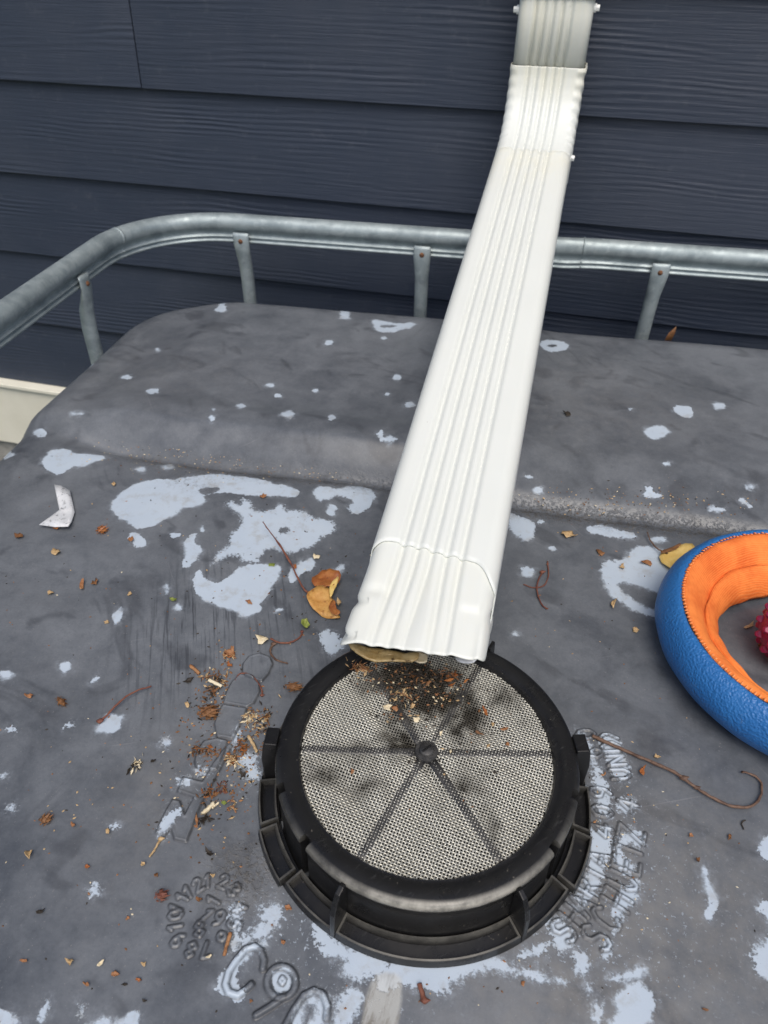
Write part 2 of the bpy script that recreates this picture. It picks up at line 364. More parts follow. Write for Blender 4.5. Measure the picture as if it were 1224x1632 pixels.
# ------------------------------------------------------------------ tank top
TH = R_(4.3); ct, stt = math.cos(TH), math.sin(TH)
def loc_(x, y): return x*ct + y*stt, -x*stt + y*ct
def wor_(u, v): return u*ct - v*stt, u*stt + v*ct
def sstep(x, a, b):
    t = np.clip((x-a)/(b-a), 0, 1); return t*t*(3-2*t)
TX0, TX1, TY0, TY1, TRAD, EDGE = -.496, .512, -.52, .694, .125, .062
def tank_sdf(x, y):
    u, v = loc_(x, y); cx, cyy = (TX0+TX1)/2, (TY0+TY1)/2
    qx = np.abs(u-cx) - ((TX1-TX0)/2-TRAD); qy = np.abs(v-cyy) - ((TY1-TY0)/2-TRAD)
    return np.hypot(np.maximum(qx, 0), np.maximum(qy, 0)) + np.minimum(np.maximum(qx, qy), 0) - TRAD
def tank_h(x, y):
    """height of the tank's top, relative to the lid's top"""
    x = np.asarray(x, float); y = np.asarray(y, float)
    yc = .302 + .012*np.sin(x*5+.6) + .02*np.clip(x-.1, 0, 1)
    fade = sstep(x, -.46, -.38)
    z = np.full(np.broadcast(x, y).shape, -.040)
    rise = (.021-.004*sstep(x, -.02, .05))*sstep((y-yc)/(.036+.05*sstep(x, -.06, .06)), -.05, 1.)
    groove = -.0085*np.exp(-((y-yc+.002)/.011)**2)*fade
    swell = .006*np.exp(-((y-yc-.050)/.022)**2)*fade*sstep(-x, -.05, .05)
    z = z + rise*(.55+.45*fade) + groove + swell
    z = z + .004*np.exp(-(((x-.05)/.28)**2 + ((y-.50)/.12)**2))
    z = z + .0022*np.sin(x*17+.7)*np.sin(y*13+1.1)*sstep(np.hypot(x, y), .10, .22)
    z = z - .004*np.exp(-(((x+.24)/.07)**2 + ((y-.03)/.05)**2)) - .004*np.exp(-(((x+.32)/.05)**2 + ((y-.10)/.03)**2))
    d = tank_sdf(x, y); t = np.clip(d+EDGE, 0, EDGE*.9995)
    return z - (EDGE - np.sqrt(EDGE**2 - t**2))
def on_tank(px, py):
    """world point (relative to the lid) where the tank's top lies"""
    z = -.04
    for _ in range(14):
        p = at_z(px, py, z); z = float(tank_h(p[0], p[1]))
    p = at_z(px, py, z); return np.array([p[0], p[1], z])

def crop(ox, oy, s, pts): return [(ox+a/s, oy+b/s) for a, b in pts]
C3 = lambda p: crop(0, 544, 2, p)
C4 = lambda p: crop(612, 544, 2, p)
C5 = lambda p: crop(0, 1088, 2, p)
C6 = lambda p: crop(612, 1088, 2, p)
PEEL = []                                   # (outline, raggedness)
def P(fn, rough, pts): PEEL.append((fn(pts), rough))
def ell(fn, rough, x, y, a, b, rot=0.):
    P(fn, rough, [(x + a*math.cos(t)*math.cos(rot)*k - b*math.sin(t)*math.sin(rot)*k, y + a*math.cos(t)*math.sin(rot)*k + b*math.sin(t)*math.cos(rot)*k)
                  for t, k in ((2*math.pi*i/10, 1+.16*math.sin(i*2.3+x)) for i in range(10))])
P(C3, .15, [(130,385),(160,345),(215,345),(240,360),(290,358),(350,370),(300,385),(255,405),(235,395),(190,430),(150,410)])
P(C3, .15, [(350,520),(375,490),(420,460),(480,440),(560,440),(620,430),(690,422),(760,430),(830,440),(880,455),(955,470),(950,500),(900,490),(840,495),(760,485),(700,480),(650,490),(655,515),(620,530),(580,530),(575,550),(520,570),(490,590),(440,600),(415,580),(370,560)])
P(C3, .55, [(720,515),(790,500),(800,535),(860,545),(900,515),(905,545),(960,540),(1000,565),(1065,575),(1068,610),(1030,615),(1010,640),(960,670),(900,675),(860,655),(820,690),(830,705),(770,700),(760,680),(720,685),(680,715),(675,700),(700,670),(735,650),(730,620),(770,590),(770,555),(730,530)])
P(C3, .15, [(620,735),(640,730),(650,760),(700,775),(740,740),(770,715),(830,712),(905,715),(880,760),(860,800),(830,830),(835,860),(800,875),(765,885),(740,855),(680,840),(640,820),(615,780)])
P(C3, .15, [(590,625),(630,608),(615,635),(640,655),(640,680),(600,725),(580,715),(590,670)])
P(C3, .3, [(1000,460),(1060,465),(1070,475),(1140,458),(1190,475),(1195,505),(1170,540),(1130,550),(1105,530),(1130,510),(1090,490),(1050,500),(1010,515)])
P(C3, .15, [(405,615),(430,605),(470,635),(460,655),(430,655)])
P(C3, .15, [(1005,688),(1000,725),(960,735),(935,770),(915,765),(930,720),(960,700)])
P(C3, .15, [(1060,735),(1095,705),(1095,735),(1070,752)])
P(C3, .1, [(97,290),(145,277),(150,305),(120,305)])
for e in ((20,362,22,11),(375,875,13,28,.4),(570,850,14,10),(530,790,7,15),(560,618,16,8),(645,598,5,10),(1055,538,14,20,.4),(450,408,18,8),(535,400,18,8),(480,160,14,7),(245,231,22,4),
          (405,114,17,7),(285,75,12,7),(503,28,6,8),(675,243,8,9),(681,217,5,4),(768,206,14,8),(920,233,22,12),(885,174,12,6),(860,140,14,5),(1057,243,12,10),(1005,157,8,5),(1047,5,12,7),
          (1215,297,9,14),(208,1040,16,15),(20,1062,22,13),(305,1078,13,6,-.6),(500,158,8,7),(890,856,16,5,-.3)): ell(C3, .12, *e)
P(C3, .5, [(1015,930),(1050,920),(1085,945),(1100,970),(1060,1005),(1040,990),(1030,960)])
P(C4, .15, [(495,2),(530,-6),(590,6),(585,25),(545,35),(505,25)])
P(C4, .1, [(915,215),(945,202),(985,212),(985,245),(950,240)])
ell(C4, .08, 868, 290, 38, 22)
for e in ((42,115,14,10),(10,168,8,4),(82,202,14,9),(15,312,26,10),(1068,207,20,12),(900,392,13,7),(1163,465,14,9),(490,475,18,10),(1060,535,28,9),(1150,515,24,6,.6),(875,632,24,10),(458,735,22,18),
          (420,932,10,9),(537,660,12,6),(460,432,10,5),(500,575,12,7),(785,218,6,4)): ell(C4, .2, *e)
P(C4, .2, [(830,465),(850,460),(860,485),(888,490),(870,500),(830,498)])
P(C4, .3, [(380,535),(420,555),(480,575),(485,600),(465,640),(440,635),(400,600)])
P(C4, .25, [(640,590),(690,585),(740,600),(805,615),(800,630),(740,628),(650,608)])
P(C4, .2, [(690,720),(710,700),(770,695),(780,665),(820,650),(880,660),(940,690),(960,740),(950,790),(940,830),(900,808),(862,800),(800,775),(742,768),(760,800),(820,842),(880,862),(920,862),(930,880),(870,885),(800,860),(730,820),(695,770)])
ell(C5, .06, 348, 132, 46, 30, -.5)
for e in ((525,190,14,14),(38,403,12,12),(640,285,20,13),(598,312,10,14),(572,318,8,16),(752,180,7,36,.35),(368,462,12,8),(300,660,14,20),(262,1040,5,20),(225,135,14,6),(35,150,10,8),(8,295,9,5)): ell(C5, .45, *e)
P(C5, .55, [(755,240),(790,225),(820,230),(815,260),(832,290),(800,320),(780,300),(790,270),(760,265)])
P(C5, .4, [(545,410),(580,400),(570,430),(540,470),(510,495),(500,478),(520,440)])
P(C5, .25, [(705,940),(740,885),(790,835),(850,825),(850,842),(800,865),(770,900),(748,940),(752,975),(790,990),(765,1032),(730,1005),(692,985)])
P(C5, .7, [(825,700),(855,715),(885,695),(905,715),(872,800),(830,826),(770,842),(762,800),(815,790),(838,750)])
P(C5, .5, [(738,700),(775,705),(770,760),(760,840),(735,850),(745,790),(735,750)])
P(C5, .5, [(980,755),(1050,785),(1100,840),(1150,850),(1224,880),(1240,900),(1230,940),(1180,930),(1140,960),(1090,930),(1100,890),(1040,870),(1015,830)])
ell(C5, .15, 893, 952, 30, 40)
P(C5, .25, [(925,1100),(955,1025),(1000,985),(1040,1000),(1052,1045),(1030,1100),(985,1100),(1010,1040),(975,1035),(955,1100)])
P(C5, .15, [(-40,1045),(40,1050),(75,1095),(-40,1100)])
P(C5, .35, [(120,1070),(150,1005),(162,1015),(135,1078)])
P(C5, .2, [(262,1100),(310,1065),(370,1080),(430,1048),(452,1060),(430,1100)])
P(C6, .5, [(730,700),(800,620),(820,640),(800,700),(760,730),(750,790),(730,810),(740,760),(725,740)])
P(C6, .6, [(745,480),(800,470),(825,475),(828,522),(800,525),(790,505),(750,540),(800,590),(812,612),(770,612),(735,590)])
P(C6, .6, [(620,145),(660,190),(690,290),(718,340),(722,425),(695,430),(672,330),(650,230),(612,190)])
P(C6, .6, [(650,490),(690,465),(722,462),(725,520),(690,650),(640,720),(600,740),(640,640),(660,560)])
P(C6, .4, [(615,455),(660,460),(665,480),(625,478)])
P(C6, .6, [(515,770),(560,740),(600,790),(595,840),(555,868),(545,810)])
P(C6, .6, [(690,170),(740,170),(760,220),(790,285),(765,315),(725,290),(715,240),(690,210)])
P(C6, .6, [(740,380),(800,365),(812,400),(780,418),(745,402)])
P(C6, .3, [(700,830),(722,820),(728,850),(708,878),(695,860)])
P(C6, .5, [(-20,900),(60,885),(340,860),(400,895),(460,915),(560,945),(585,960),(500,950),(440,935),(370,922),(300,920),(225,962),(200,995),(140,980),(60,962),(-20,985)])
P(C6, .5, [(600,850),(650,878),(660,910),(620,938),(598,890)])
P(C6, .5, [(425,880),(470,850),(525,826),(512,862),(470,872)])
P(C6, .25, [(705,938),(760,925),(800,918),(842,900),(835,930),(790,950),(730,957)])
P(C6, .25, [(735,1005),(800,948),(850,975),(868,1020),(845,1110),(690,1110),(745,1060)])
P(C6, .5, [(635,955),(662,958),(672,992),(650,995)])
P(C6, .4, [(668,1015),(692,1030),(695,1110),(672,1110)])
P(C6, .1, [(1005,585),(1030,588),(1042,640),(1068,690),(1062,740),(1028,757),(1035,720),(1035,680)])
P(C6, .3, [(1198,500),(1240,480),(1240,565),(1200,562)])
P(C6, .4, [(1182,712),(1240,690),(1240,775),(1205,740)])
P(C6, .4, [(1168,868),(1205,830),(1240,790),(1240,960),(1190,930)])
P(C6, .5, [(-150,1000),(-90,960),(-60,1010),(-110,1110),(-170,1110)])
CB = lambda p: crop(300, 330, 3.06, p)
P(CB, .15, [(890,556),(925,550),(970,560),(1030,570),(1095,560),(1114,576),(1080,592),(1035,598),(1010,612),(960,612),(920,606),(905,580)])
for e in ((160,500,28,14),(765,538,30,10),(685,662,20,12),(953,638,16,7)): ell(CB, .12, *e)
CREAM = [[(572,1650),(586,1575),(606,1548),(640,1552),(640,1600),(632,1650)]]
HOLES = [(crop(612,544,2,[(512,14),(535,8),(560,14),(540,20)]), 1), (crop(0,544,2,[(625,470),(700,462),(700,482),(640,490)]), 1), (crop(0,544,2,[(890,595),(910,588),(930,600),(915,612),(892,610)]), 1),
         (crop(0,544,2,[(690,762),(705,760),(708,770),(690,772)]), 1), (crop(0,544,2,[(750,500),(778,508),(765,525),(745,520)]), 1), (crop(300,330,3.06,[(935,575),(1015,575),(1020,585),(940,588)]), 1)]

# raised lettering -----------------------------------------------------------------
STROKE = {'S': [[(.9,.85),(.6,1),(.3,1),(.08,.8),(.2,.58),(.8,.42),(.92,.2),(.7,0),(.35,0),(.08,.15)]], 'C': [[(.92,.82),(.65,1),(.35,1),(.08,.75),(.08,.25),(.35,0),(.65,0),(.92,.18)]],
    'H': [[(.1,0),(.1,1)],[(.9,0),(.9,1)],[(.1,.5),(.9,.5)]], 'U': [[(.1,1),(.1,.25),(.35,0),(.65,0),(.9,.25),(.9,1)]], 'E': [[(.9,1),(.1,1),(.1,0),(.9,0)],[(.1,.5),(.75,.5)]],
    'T': [[(0,1),(1,1)],[(.5,1),(.5,0)]], 'Z': [[(.05,1),(.95,1),(.05,0),(.95,0)]], '4': [[(.75,0),(.75,1),(.05,.3),(1,.3)]], 'N': [[(.1,0),(.1,1),(.9,0),(.9,1)]],
    'D': [[(.1,0),(.1,1),(.55,1),(.9,.7),(.9,.3),(.55,0),(.1,0)]], 'A': [[(0,0),(.5,1),(1,0)],[(.2,.38),(.8,.38)]], 'R': [[(.1,0),(.1,1),(.65,1),(.9,.78),(.65,.52),(.1,.52)],[(.5,.52),(.95,0)]],
    'K': [[(.1,0),(.1,1)],[(.9,1),(.1,.42)],[(.38,.6),(.95,0)]], '0': [[(.5,1),(.15,.8),(.08,.5),(.15,.2),(.5,0),(.85,.2),(.92,.5),(.85,.8),(.5,1)]],
    '9': [[(.9,.65),(.6,.4),(.2,.5),(.1,.75),(.4,1),(.75,.95),(.9,.65),(.8,.25),(.45,0)]], '6': [[(.6,1),(.25,.7),(.1,.3),(.35,0),(.75,.05),(.9,.3),(.65,.55),(.2,.45)]],
    '1': [[(.25,.75),(.55,1),(.55,0)]], '2': [[(.1,.78),(.35,1),(.75,.95),(.88,.7),(.1,0),(.92,0)]], '3': [[(.1,.9),(.5,1),(.85,.78),(.45,.54),(.88,.28),(.5,0),(.08,.12)]],
    '5': [[(.88,1),(.2,1),(.12,.55),(.6,.6),(.9,.32),(.6,0),(.1,.08)]], '7': [[(.08,1),(.92,1),(.4,0)]], '8': [[(.5,.53),(.15,.75),(.5,1),(.85,.75),(.5,.53),(.08,.25),(.5,0),(.92,.25),(.5,.53)]],
    ')': [[(.3,1.05),(.7,.7),(.75,.4),(.3,-.05)]]}
LINES = []                                  # (polyline in world, half width, height)
def w2(pt): p = on_tank(*pt); return p[:2]
def letter(ch, c, up, hgt, wid, hw=.0008, hh=.0013):
    """c, up in world; the reading direction is up turned clockwise"""
    up = np.asarray(up, float); up /= np.linalg.norm(up); rd = np.array([up[1], -up[0]])
    for st in STROKE[ch]:
        LINES.append(([c + rd*(a-.5)*wid + up*(b-.5)*hgt for a, b in st], hw, hh))
def word(txt, pts, hgt, wid, hw=.0008, flip=1):
    q = [w2(p) for p in pts]
    for i, ch in enumerate(txt):
        if ch == ' ': continue
        a = q[max(i-1, 0)]; b = q[min(i+1, len(q)-1)]; t = (b-a)/np.linalg.norm(b-a)
        letter(ch, q[i], np.array([-t[1], t[0]])*flip, hgt, wid, hw)
word('SCHUETZ', C6([(675,812),(708,752),(742,690),(760,632),(772,580),(778,530),(788,482)]), .0150, .0082)
word('4', C6([(776,392)]) if False else C6([(776,392),(780,340)]), .0120, .0075)
word('UND)', C6([(752,292),(738,248),(722,205),(712,172)]), .0120, .0078)
word('SHARTA 409 60', C6([(572,790),(600,745),(628,705),(650,655),(668,605),(682,560),(690,520),(692,470),(693,410),(690,350),(680,290),(664,225),(642,165)]), .0125, .0078)
dial = lambda x, y: (200+x/3.4, 1360+y/3.4)
dc = w2(dial(440, 335))
for txt, x, y in (('12',365,190),('1',445,150),('2',530,152),('3',590,200),('4',618,290),('5',590,385),('6',530,462),('7',435,522),('8',355,522),('9',285,470),('10',270,365),('11',290,268)):
    c = w2(dial(x, y)); up = c-dc; up /= np.linalg.norm(up); rd = np.array([up[1], -up[0]])
    for j, ch in enumerate(txt): letter(ch, c + rd*(j-(len(txt)-1)/2)*.0062, up, .0070, .0048, .0006, .0008)
for ch, x, y, ux, uy in (('1',475,255,-1,.2),('8',400,410,-.5,.9),('9',505,350,.3,1),('1',440,335,.5,.8)):
    letter(ch, w2(dial(x, y)), (ux, uy), .0075, .0052, .0006, .0008)
for pl in ([(745,625),(752,580),(735,530),(700,505),(650,520),(600,580),(560,640),(542,710),(560,755),(610,770),(660,735),(682,712)],
           [(845+78*math.cos(t), 700+86*math.sin(t)) for t in np.linspace(1.5, 1.5+2*math.pi, 22)] , [(852,786),(780,835),(708,878)],
           [(860,945),(915,845),(965,772),(1020,745),(1070,765),(1095,830),(1090,890)], [(850,672),(836,690),(850,708),(864,690),(850,672)]):
    LINES.append(([w2(dial(*q)) for q in pl], .0019 if len(pl) not in (5,) else .0006, .0019 if len(pl) != 5 else .0007))
GL = lambda p: crop(200, 1020, 3.825, p)
RAISED = [GL(p) for p in (
    [(715,200),(718,150),(755,102),(820,85),(880,108),(897,150),(870,210),(830,255),(780,240),(735,225)],
    [(600,385),(618,320),(650,260),(700,212),(765,222),(812,268),(817,320),(782,388),(740,412)],
    [(570,440),(595,398),(738,420),(722,470),(690,530),(655,605),(560,590),(545,512)],
    [(425,740),(440,680),(480,620),(560,602),(622,618),(600,700),(555,800),(480,800),(430,772)],
    [(350,840),(470,868),(540,760),(630,640),(650,645),(545,850),(460,1000),(372,1232),(300,1215),(280,1140),(240,1195),(185,1180),(240,1060),(290,975),(330,985),(362,1072),(420,960),(320,925)])]

def axis(segs):
    out = []
    for a, b, s in segs: out.append(np.arange(a, b-1e-9, s))
    out.append(np.array([segs[-1][1]])); return np.concatenate(out)
gx = axis([(-.60, -.48, .005), (-.48, -.27, .0022), (-.27, -.165, .0011), (-.165, .185, .00062), (.185, .27, .0011), (.27, .62, .006)])
gy = axis([(-.60, -.19, .010), (-.19, -.165, .0010), (-.165, .10, .00062), (.10, .22, .0010), (.22, .36, .0016), (.36, .80, .0030)])
X, Y = np.meshgrid(gx, gy); NX, NY = len(gx), len(gy)
Z = tank_h(X, Y)
xf, yf = X.ravel(), Y.ravel()
def bbox_idx(pts, mrg):
    pts = np.asarray(pts); lo = pts.min(0)-mrg; hi = pts.max(0)+mrg
    i0, i1 = np.searchsorted(gx, [lo[0], hi[0]]); j0, j1 = np.searchsorted(gy, [lo[1], hi[1]])
    return slice(j0, j1), slice(i0, i1)
def seg_dist(x, y, a, b):
    ab = b-a; L = ab@ab+1e-15; t = np.clip(((x-a[0])*ab[0]+(y-a[1])*ab[1])/L, 0, 1)
    return np.hypot(x-a[0]-t*ab[0], y-a[1]-t*ab[1])
def poly_sdf(x, y, pts):
    d = np.full(x.shape, 9.); ins = np.zeros(x.shape, bool); n = len(pts)
    for i in range(n):
        a = np.asarray(pts[i]); b = np.asarray(pts[(i+1) % n]); d = np.minimum(d, seg_dist(x, y, a, b))
        if a[1] != b[1]:
            ins ^= ((a[1] > y) != (b[1] > y)) & (x < (b[0]-a[0])*(y-a[1])/(b[1]-a[1]) + a[0])
    return np.where(ins, d, -d)
def smooth_poly(pts, it=1):
    pts = [np.asarray(p, float) for p in pts]
    for _ in range(it):
        pts = [q for i in range(len(pts)) for q in (pts[i]*.75+pts[(i+1) % len(pts)]*.25, pts[i]*.25+pts[(i+1) % len(pts)]*.75)]
    return pts
peel = np.full(X.shape, -.03); prg = np.full(X.shape, .1)
for pts, rg in PEEL:
    w = smooth_poly([w2(p) for p in pts]); s = bbox_idx(w, .014)
    if X[s].size == 0: continue
    d = poly_sdf(X[s], Y[s], w); cur = peel[s]; k = d > cur
    cur[k] = d[k]; peel[s] = cur; r = prg[s]; r[k] = rg; prg[s] = r
for pts, _ in HOLES:
    w = smooth_poly([w2(p) for p in pts]); s = bbox_idx(w, .010); d = poly_sdf(X[s], Y[s], w); peel[s] = np.minimum(peel[s], -d)
cream = np.full(X.shape, -.03)
for pts in CREAM:
    w = smooth_poly([w2(p) for p in pts]); s = bbox_idx(w, .014); cream[s] = np.maximum(cream[s], poly_sdf(X[s], Y[s], w))
grime = np.zeros(X.shape)
for pts in RAISED:
    w = [w2(p) for p in pts]; s = bbox_idx(w, .006); d = poly_sdf(X[s], Y[s], w)
    Z[s] += .0012*sstep(d, -.0004, .0005) + .0005*np.exp(-((d-.0006)/.0008)**2); grime[s] = np.maximum(grime[s], .9*np.exp(-((d+.0004)/.0007)**2))
bumpz = np.zeros(X.shape)
for pl, hw, hh in LINES:
    s = bbox_idx(pl, hw*2.5); d = np.full(X[s].shape, 9.)
    for a, b in zip(pl[:-1], pl[1:]): d = np.minimum(d, seg_dist(X[s], Y[s], np.asarray(a), np.asarray(b)))
    bumpz[s] = np.maximum(bumpz[s], hh*(1-sstep(d, hw*.5, hw*.5+.0007))); gv = np.exp(-((d-hw*.5-.0009)/.00055)**2); grime[s] = np.maximum(grime[s], gv*(d > hw*.3))
Z += bumpz
def blob(px, py, rx, ry):
    c = w2((px, py)); return np.exp(-(((X-c[0])/rx)**2 + ((Y-c[1])/ry)**2))
speck = np.clip(.9*blob(960, 1360, .030, .05) + .8*blob(900, 1500, .05, .02) + .9*blob(470, 1480, .035, .02) + .6*blob(560, 1590, .04, .02) + .35*blob(1080, 1450, .06, .04) + .5*blob(410, 1240, .010, .016) + .4*blob(330, 1230, .02, .03), 0, 1)
chalk_sheen = np.clip(.9*blob(1040, 1450, .09, .085) + .5*blob(870, 1600, .08, .03) + .55*blob(260, 1250, .03, .06) + .6*blob(390, 1400, .025, .02) + .3*blob(960, 640, .16, .10) + .25*blob(250, 600, .12, .08), 0, 1)  # chalky areas; the one left of the lid paints in soft highlights
ycr = .302 + .012*np.sin(X*5+.6) + .02*np.clip(X-.1, 0, 1)
grit = np.exp(-((Y-ycr+.010)/.013)**2)*(.55*sstep(X, -.40, -.33) + .45*sstep(X, -.02, .05)) + .55*blob(385, 1395, .018, .016) + .35*blob(300, 770, .03, .012)
grit = np.clip(grit, 0, 1)
drip = np.clip(blob(300, 990, .035, .07) + .7*blob(430, 960, .03, .05) + .5*blob(500, 1080, .03, .03) + .4*blob(900, 560, .05, .05), 0, 1)
SDF = tank_sdf(X, Y); RR = np.hypot(X, Y)
idx = np.arange(NX*NY).reshape(NY, NX)
q = np.stack([idx[:-1, :-1], idx[:-1, 1:], idx[1:, 1:], idx[1:, :-1]], -1).reshape(-1, 4)
okv = ((SDF < -.0006) & (RR > .0735)).ravel()
q = q[okv[q].all(1)]
used = np.unique(q); remap = np.full(NX*NY, -1); remap[used] = np.arange(len(used)); q = remap[q]
V = np.stack([xf, yf, Z.ravel()], -1)[used]
tank = tag(empty('storage_tank', (0, 0, H-.04)), 'black painted plastic water tank with peeling pale patches under the white spout', 'tank')
me = mesh_np('tank_top', V + np.array([0, 0, .04]), q)
for nm, arr in (('peel', peel), ('peel_rough', prg), ('cream', cream), ('speck', speck), ('chalk_sheen', chalk_sheen), ('grit', grit), ('grime', grime), ('drip', drip)):
    a = me.attributes.new(nm, 'FLOAT', 'POINT'); a.data.foreach_set('value', arr.ravel()[used].astype(np.float32))
link_mesh('tank_top', me, M['tank'], tank)
# tank sides, from just inside the rolled edge to the pallet
def rrect(inset, z, n=14):
    pts = []; x0, x1, y0, y1, r = TX0+inset, TX1-inset, TY0+inset, TY1-inset, TRAD-inset
    for cx, cyy, a0 in ((x1-r, y1-r, 0), (x0+r, y1-r, 90), (x0+r, y0+r, 180), (x1-r, y0+r, 270)):
        for k in range(n+1):
            a = R_(a0+90*k/n); u, v = wor_(cx+r*math.cos(a), cyy+r*math.sin(a)); pts.append((u, v, z))
    return pts
mb = MB(); mb.loft([rrect(.0008, -.052), rrect(.0004, -.10), rrect(0, -.4), rrect(0, -.95), rrect(.03, -1.0)], cap=False)
o = mb.build('tank_side', M['tank'], tank)
mb = MB(); N = 64
circ = lambda r, z: [(r*math.cos(2*math.pi*k/N), r*math.sin(2*math.pi*k/N), z) for k in range(N)]
mb.loft([circ(.0745, .012), circ(.0745, -.003), circ(.0745, -.45), circ(.0005, -.452)]); mb.build('filler_neck', M['dark'], tank)

# ------------------------------------------------------------------ steel cage round the tank
cage = tag(empty('tank_cage', (0, 0, 0)), 'galvanised steel tube cage rail with riveted uprights round the black tank', 'cage')
RX0, RX1, RY0, RY1, RRAD, RZ = -.498, .545, -.56, .728, .135, .056
def rail_path():
    pts = []
    n = 14
    for v in np.linspace(RY0+.1, RY1-RRAD, 14)[:-1]: pts.append((RX0, v))
    for k in range(n+1):
        a = R_(180-90*k/n); pts.append((RX0+RRAD+RRAD*math.cos(a), RY1-RRAD+RRAD*math.sin(a)))
    for u in np.linspace(RX0+RRAD, RX1-RRAD, 60)[1:-1]: pts.append((u, RY1))
    for k in range(n+1):
        a = R_(90-90*k/n); pts.append((RX1-RRAD+RRAD*math.cos(a), RY1-RRAD+RRAD*math.sin(a)))
    for v in np.linspace(RY1-RRAD, RY0+.1, 14)[1:]: pts.append((RX1, v))
    return [wor_(*p) for p in pts]
rp = rail_path(); rp = [np.array(p) for p in rp]
def rail_prof(c=0.):
    # (outward, up): round tube on a double fin; c = local crimp
    pts = []
    for a in np.linspace(-60, 240, 15):
        r = .0119; pts.append((r*math.cos(R_(a))*(1-.25*c), .0035+r*math.sin(R_(a))*(1-.12*c) + .0))
    pts += [(-.0050, -.0098), (-.0052, -.0118), (-.0084, -.0126), (-.0084, -.0140), (-.0056, -.0150), (-.0056, -.0172), (-.0090, -.0182), (-.0088, -.0206), (.0088, -.0206), (.0090, -.0182), (.0056, -.0172), (.0056, -.0150), (.0084, -.0140), (.0084, -.0126), (.0052, -.0118), (.0050, -.0098)]
    return pts
s_back = at_y(922, 392, .745)[0]
rings = []; prof_n = len(rail_prof())
for i, p in enumerate(rp):
    t = rp[min(i+1, len(rp)-1)] - rp[max(i-1, 0)]; t = t/np.linalg.norm(t); nrm = np.array([-t[1], t[0]])
    c = math.exp(-((p[0]-s_back+.02)/.028)**2) if p[1] > .6 else 0.
    rings.append([(p[0]+nrm[0]*a, p[1]+nrm[1]*a, H+RZ+b - (.003*c if a < 0 and b < .01 else 0)) for a, b in rail_prof(c)])
mb = MB(); mb.loft(rings, cap=True); mb.build('top_rail', M['galv'], cage)
# pressed joint sleeve near the corner and the seam beside the spout
def collar(k, w=.0016, g=.0006):
    p = rp[k]; t = rp[k+1]-rp[k-1]; t = t/np.linalg.norm(t); nrm = np.array([-t[1], t[0]]); mbb = MB()
    pr = [(a*(1+g/.0118), b*(1+.4*g/.0118)+.0002) for a, b in rail_prof()]
    mbb.loft([[(p[0]+t[0]*d+nrm[0]*a, p[1]+t[1]*d+nrm[1]*a, H+RZ+b) for a, b in pr] for d in (-w, w)], cap=True)
    return mbb.build('joint_weld', M['galv'], cage)
kk = min(range(len(rp)), key=lambda i: np.linalg.norm(rp[i]-at_z(165, 378, RZ)[:2])); collar(kk)
kk = min(range(len(rp)), key=lambda i: abs(rp[i][0]-s_back)+(9 if rp[i][1] < .6 else 0)); collar(kk, .0008, .0003)
def upright(u, v, inx, iny):
    """a tube flattened at its head and riveted inside the rail; (inx, iny) points to the tank"""
    x, y = wor_(u, v); dx, dy = inx*ct-iny*stt, inx*stt+iny*ct; tx, ty = -dy, dx
    mb = MB(); rings = []
    for z, off, a, b in ((RZ-.006, .0125, .0112, .0022), (RZ-.010, .0135, .0116, .0026), (RZ-.022, .0135, .0114, .0034), (RZ-.034, .0105, .0106, .0058), (RZ-.050, .0060, .0094, .0088), (RZ-.075, .0035, .0092, .0092),
                       (RZ-.25, .003, .0092, .0092), (RZ-.6, .003, .0092, .0092), (-1.03, .003, .0092, .0092)):
        rings.append([(x+dx*off+tx*a*math.cos(t)+dx*b*math.sin(t), y+dy*off+ty*a*math.cos(t)+dy*b*math.sin(t), H+z) for t in np.linspace(0, 2*math.pi, 17)[:-1]])
    mb.loft(rings, cap=True); up = mb.build('upright', M['galv'], cage)
    mb = MB(); rg = []
    for r, d in ((.0034, .0158), (.0032, .0170), (.0021, .0180), (.0004, .0183)):
        rg.append([(x+dx*d+tx*r*math.cos(t), y+dy*d+ty*r*math.cos(t), H+RZ-.0165+r*math.sin(t)) for t in np.linspace(0, 2*math.pi, 11)[:-1]])
    mb.loft(rg); mb.build('rivet', M['rust'], up)
for px, py in ((403, 376), (677, 400), (1052, 426)):
    q3 = at_y(px, py, .735); u, v = loc_(q3[0], q3[1]); upright(u, RY1, 0, -1)
q3 = at_z(122, 437, RZ-.006); u, v = loc_(q3[0], q3[1]); upright(RX0, v, 1, 0)
for v in (v-.26, v-.52): upright(RX0, v, 1, 0)
upright(.50, RY1, 0, -1)
for v in (.45, .15, -.15, -.42): upright(RX1, v, -1, 0)
for zz in (-.28, -.60, -.95):
    mb = MB(); mb.tube([(p[0], p[1], H+zz) for p in rp[::3]], .008, 10); mb.build('cross_tube', M['galv'], cage)
mb = MB()
for v in (-.42, 0., .6):
    pts = [wor_(a, b) for a, b in ((RX0, v-.06), (RX1, v-.06), (RX1, v+.06), (RX0, v+.06))]
    mb.loft([[(p[0], p[1], z) for p in pts] for z in (.003, .17)], cap=True)
mb.build('pallet_bearer', M['galv'], cage, smooth=False)

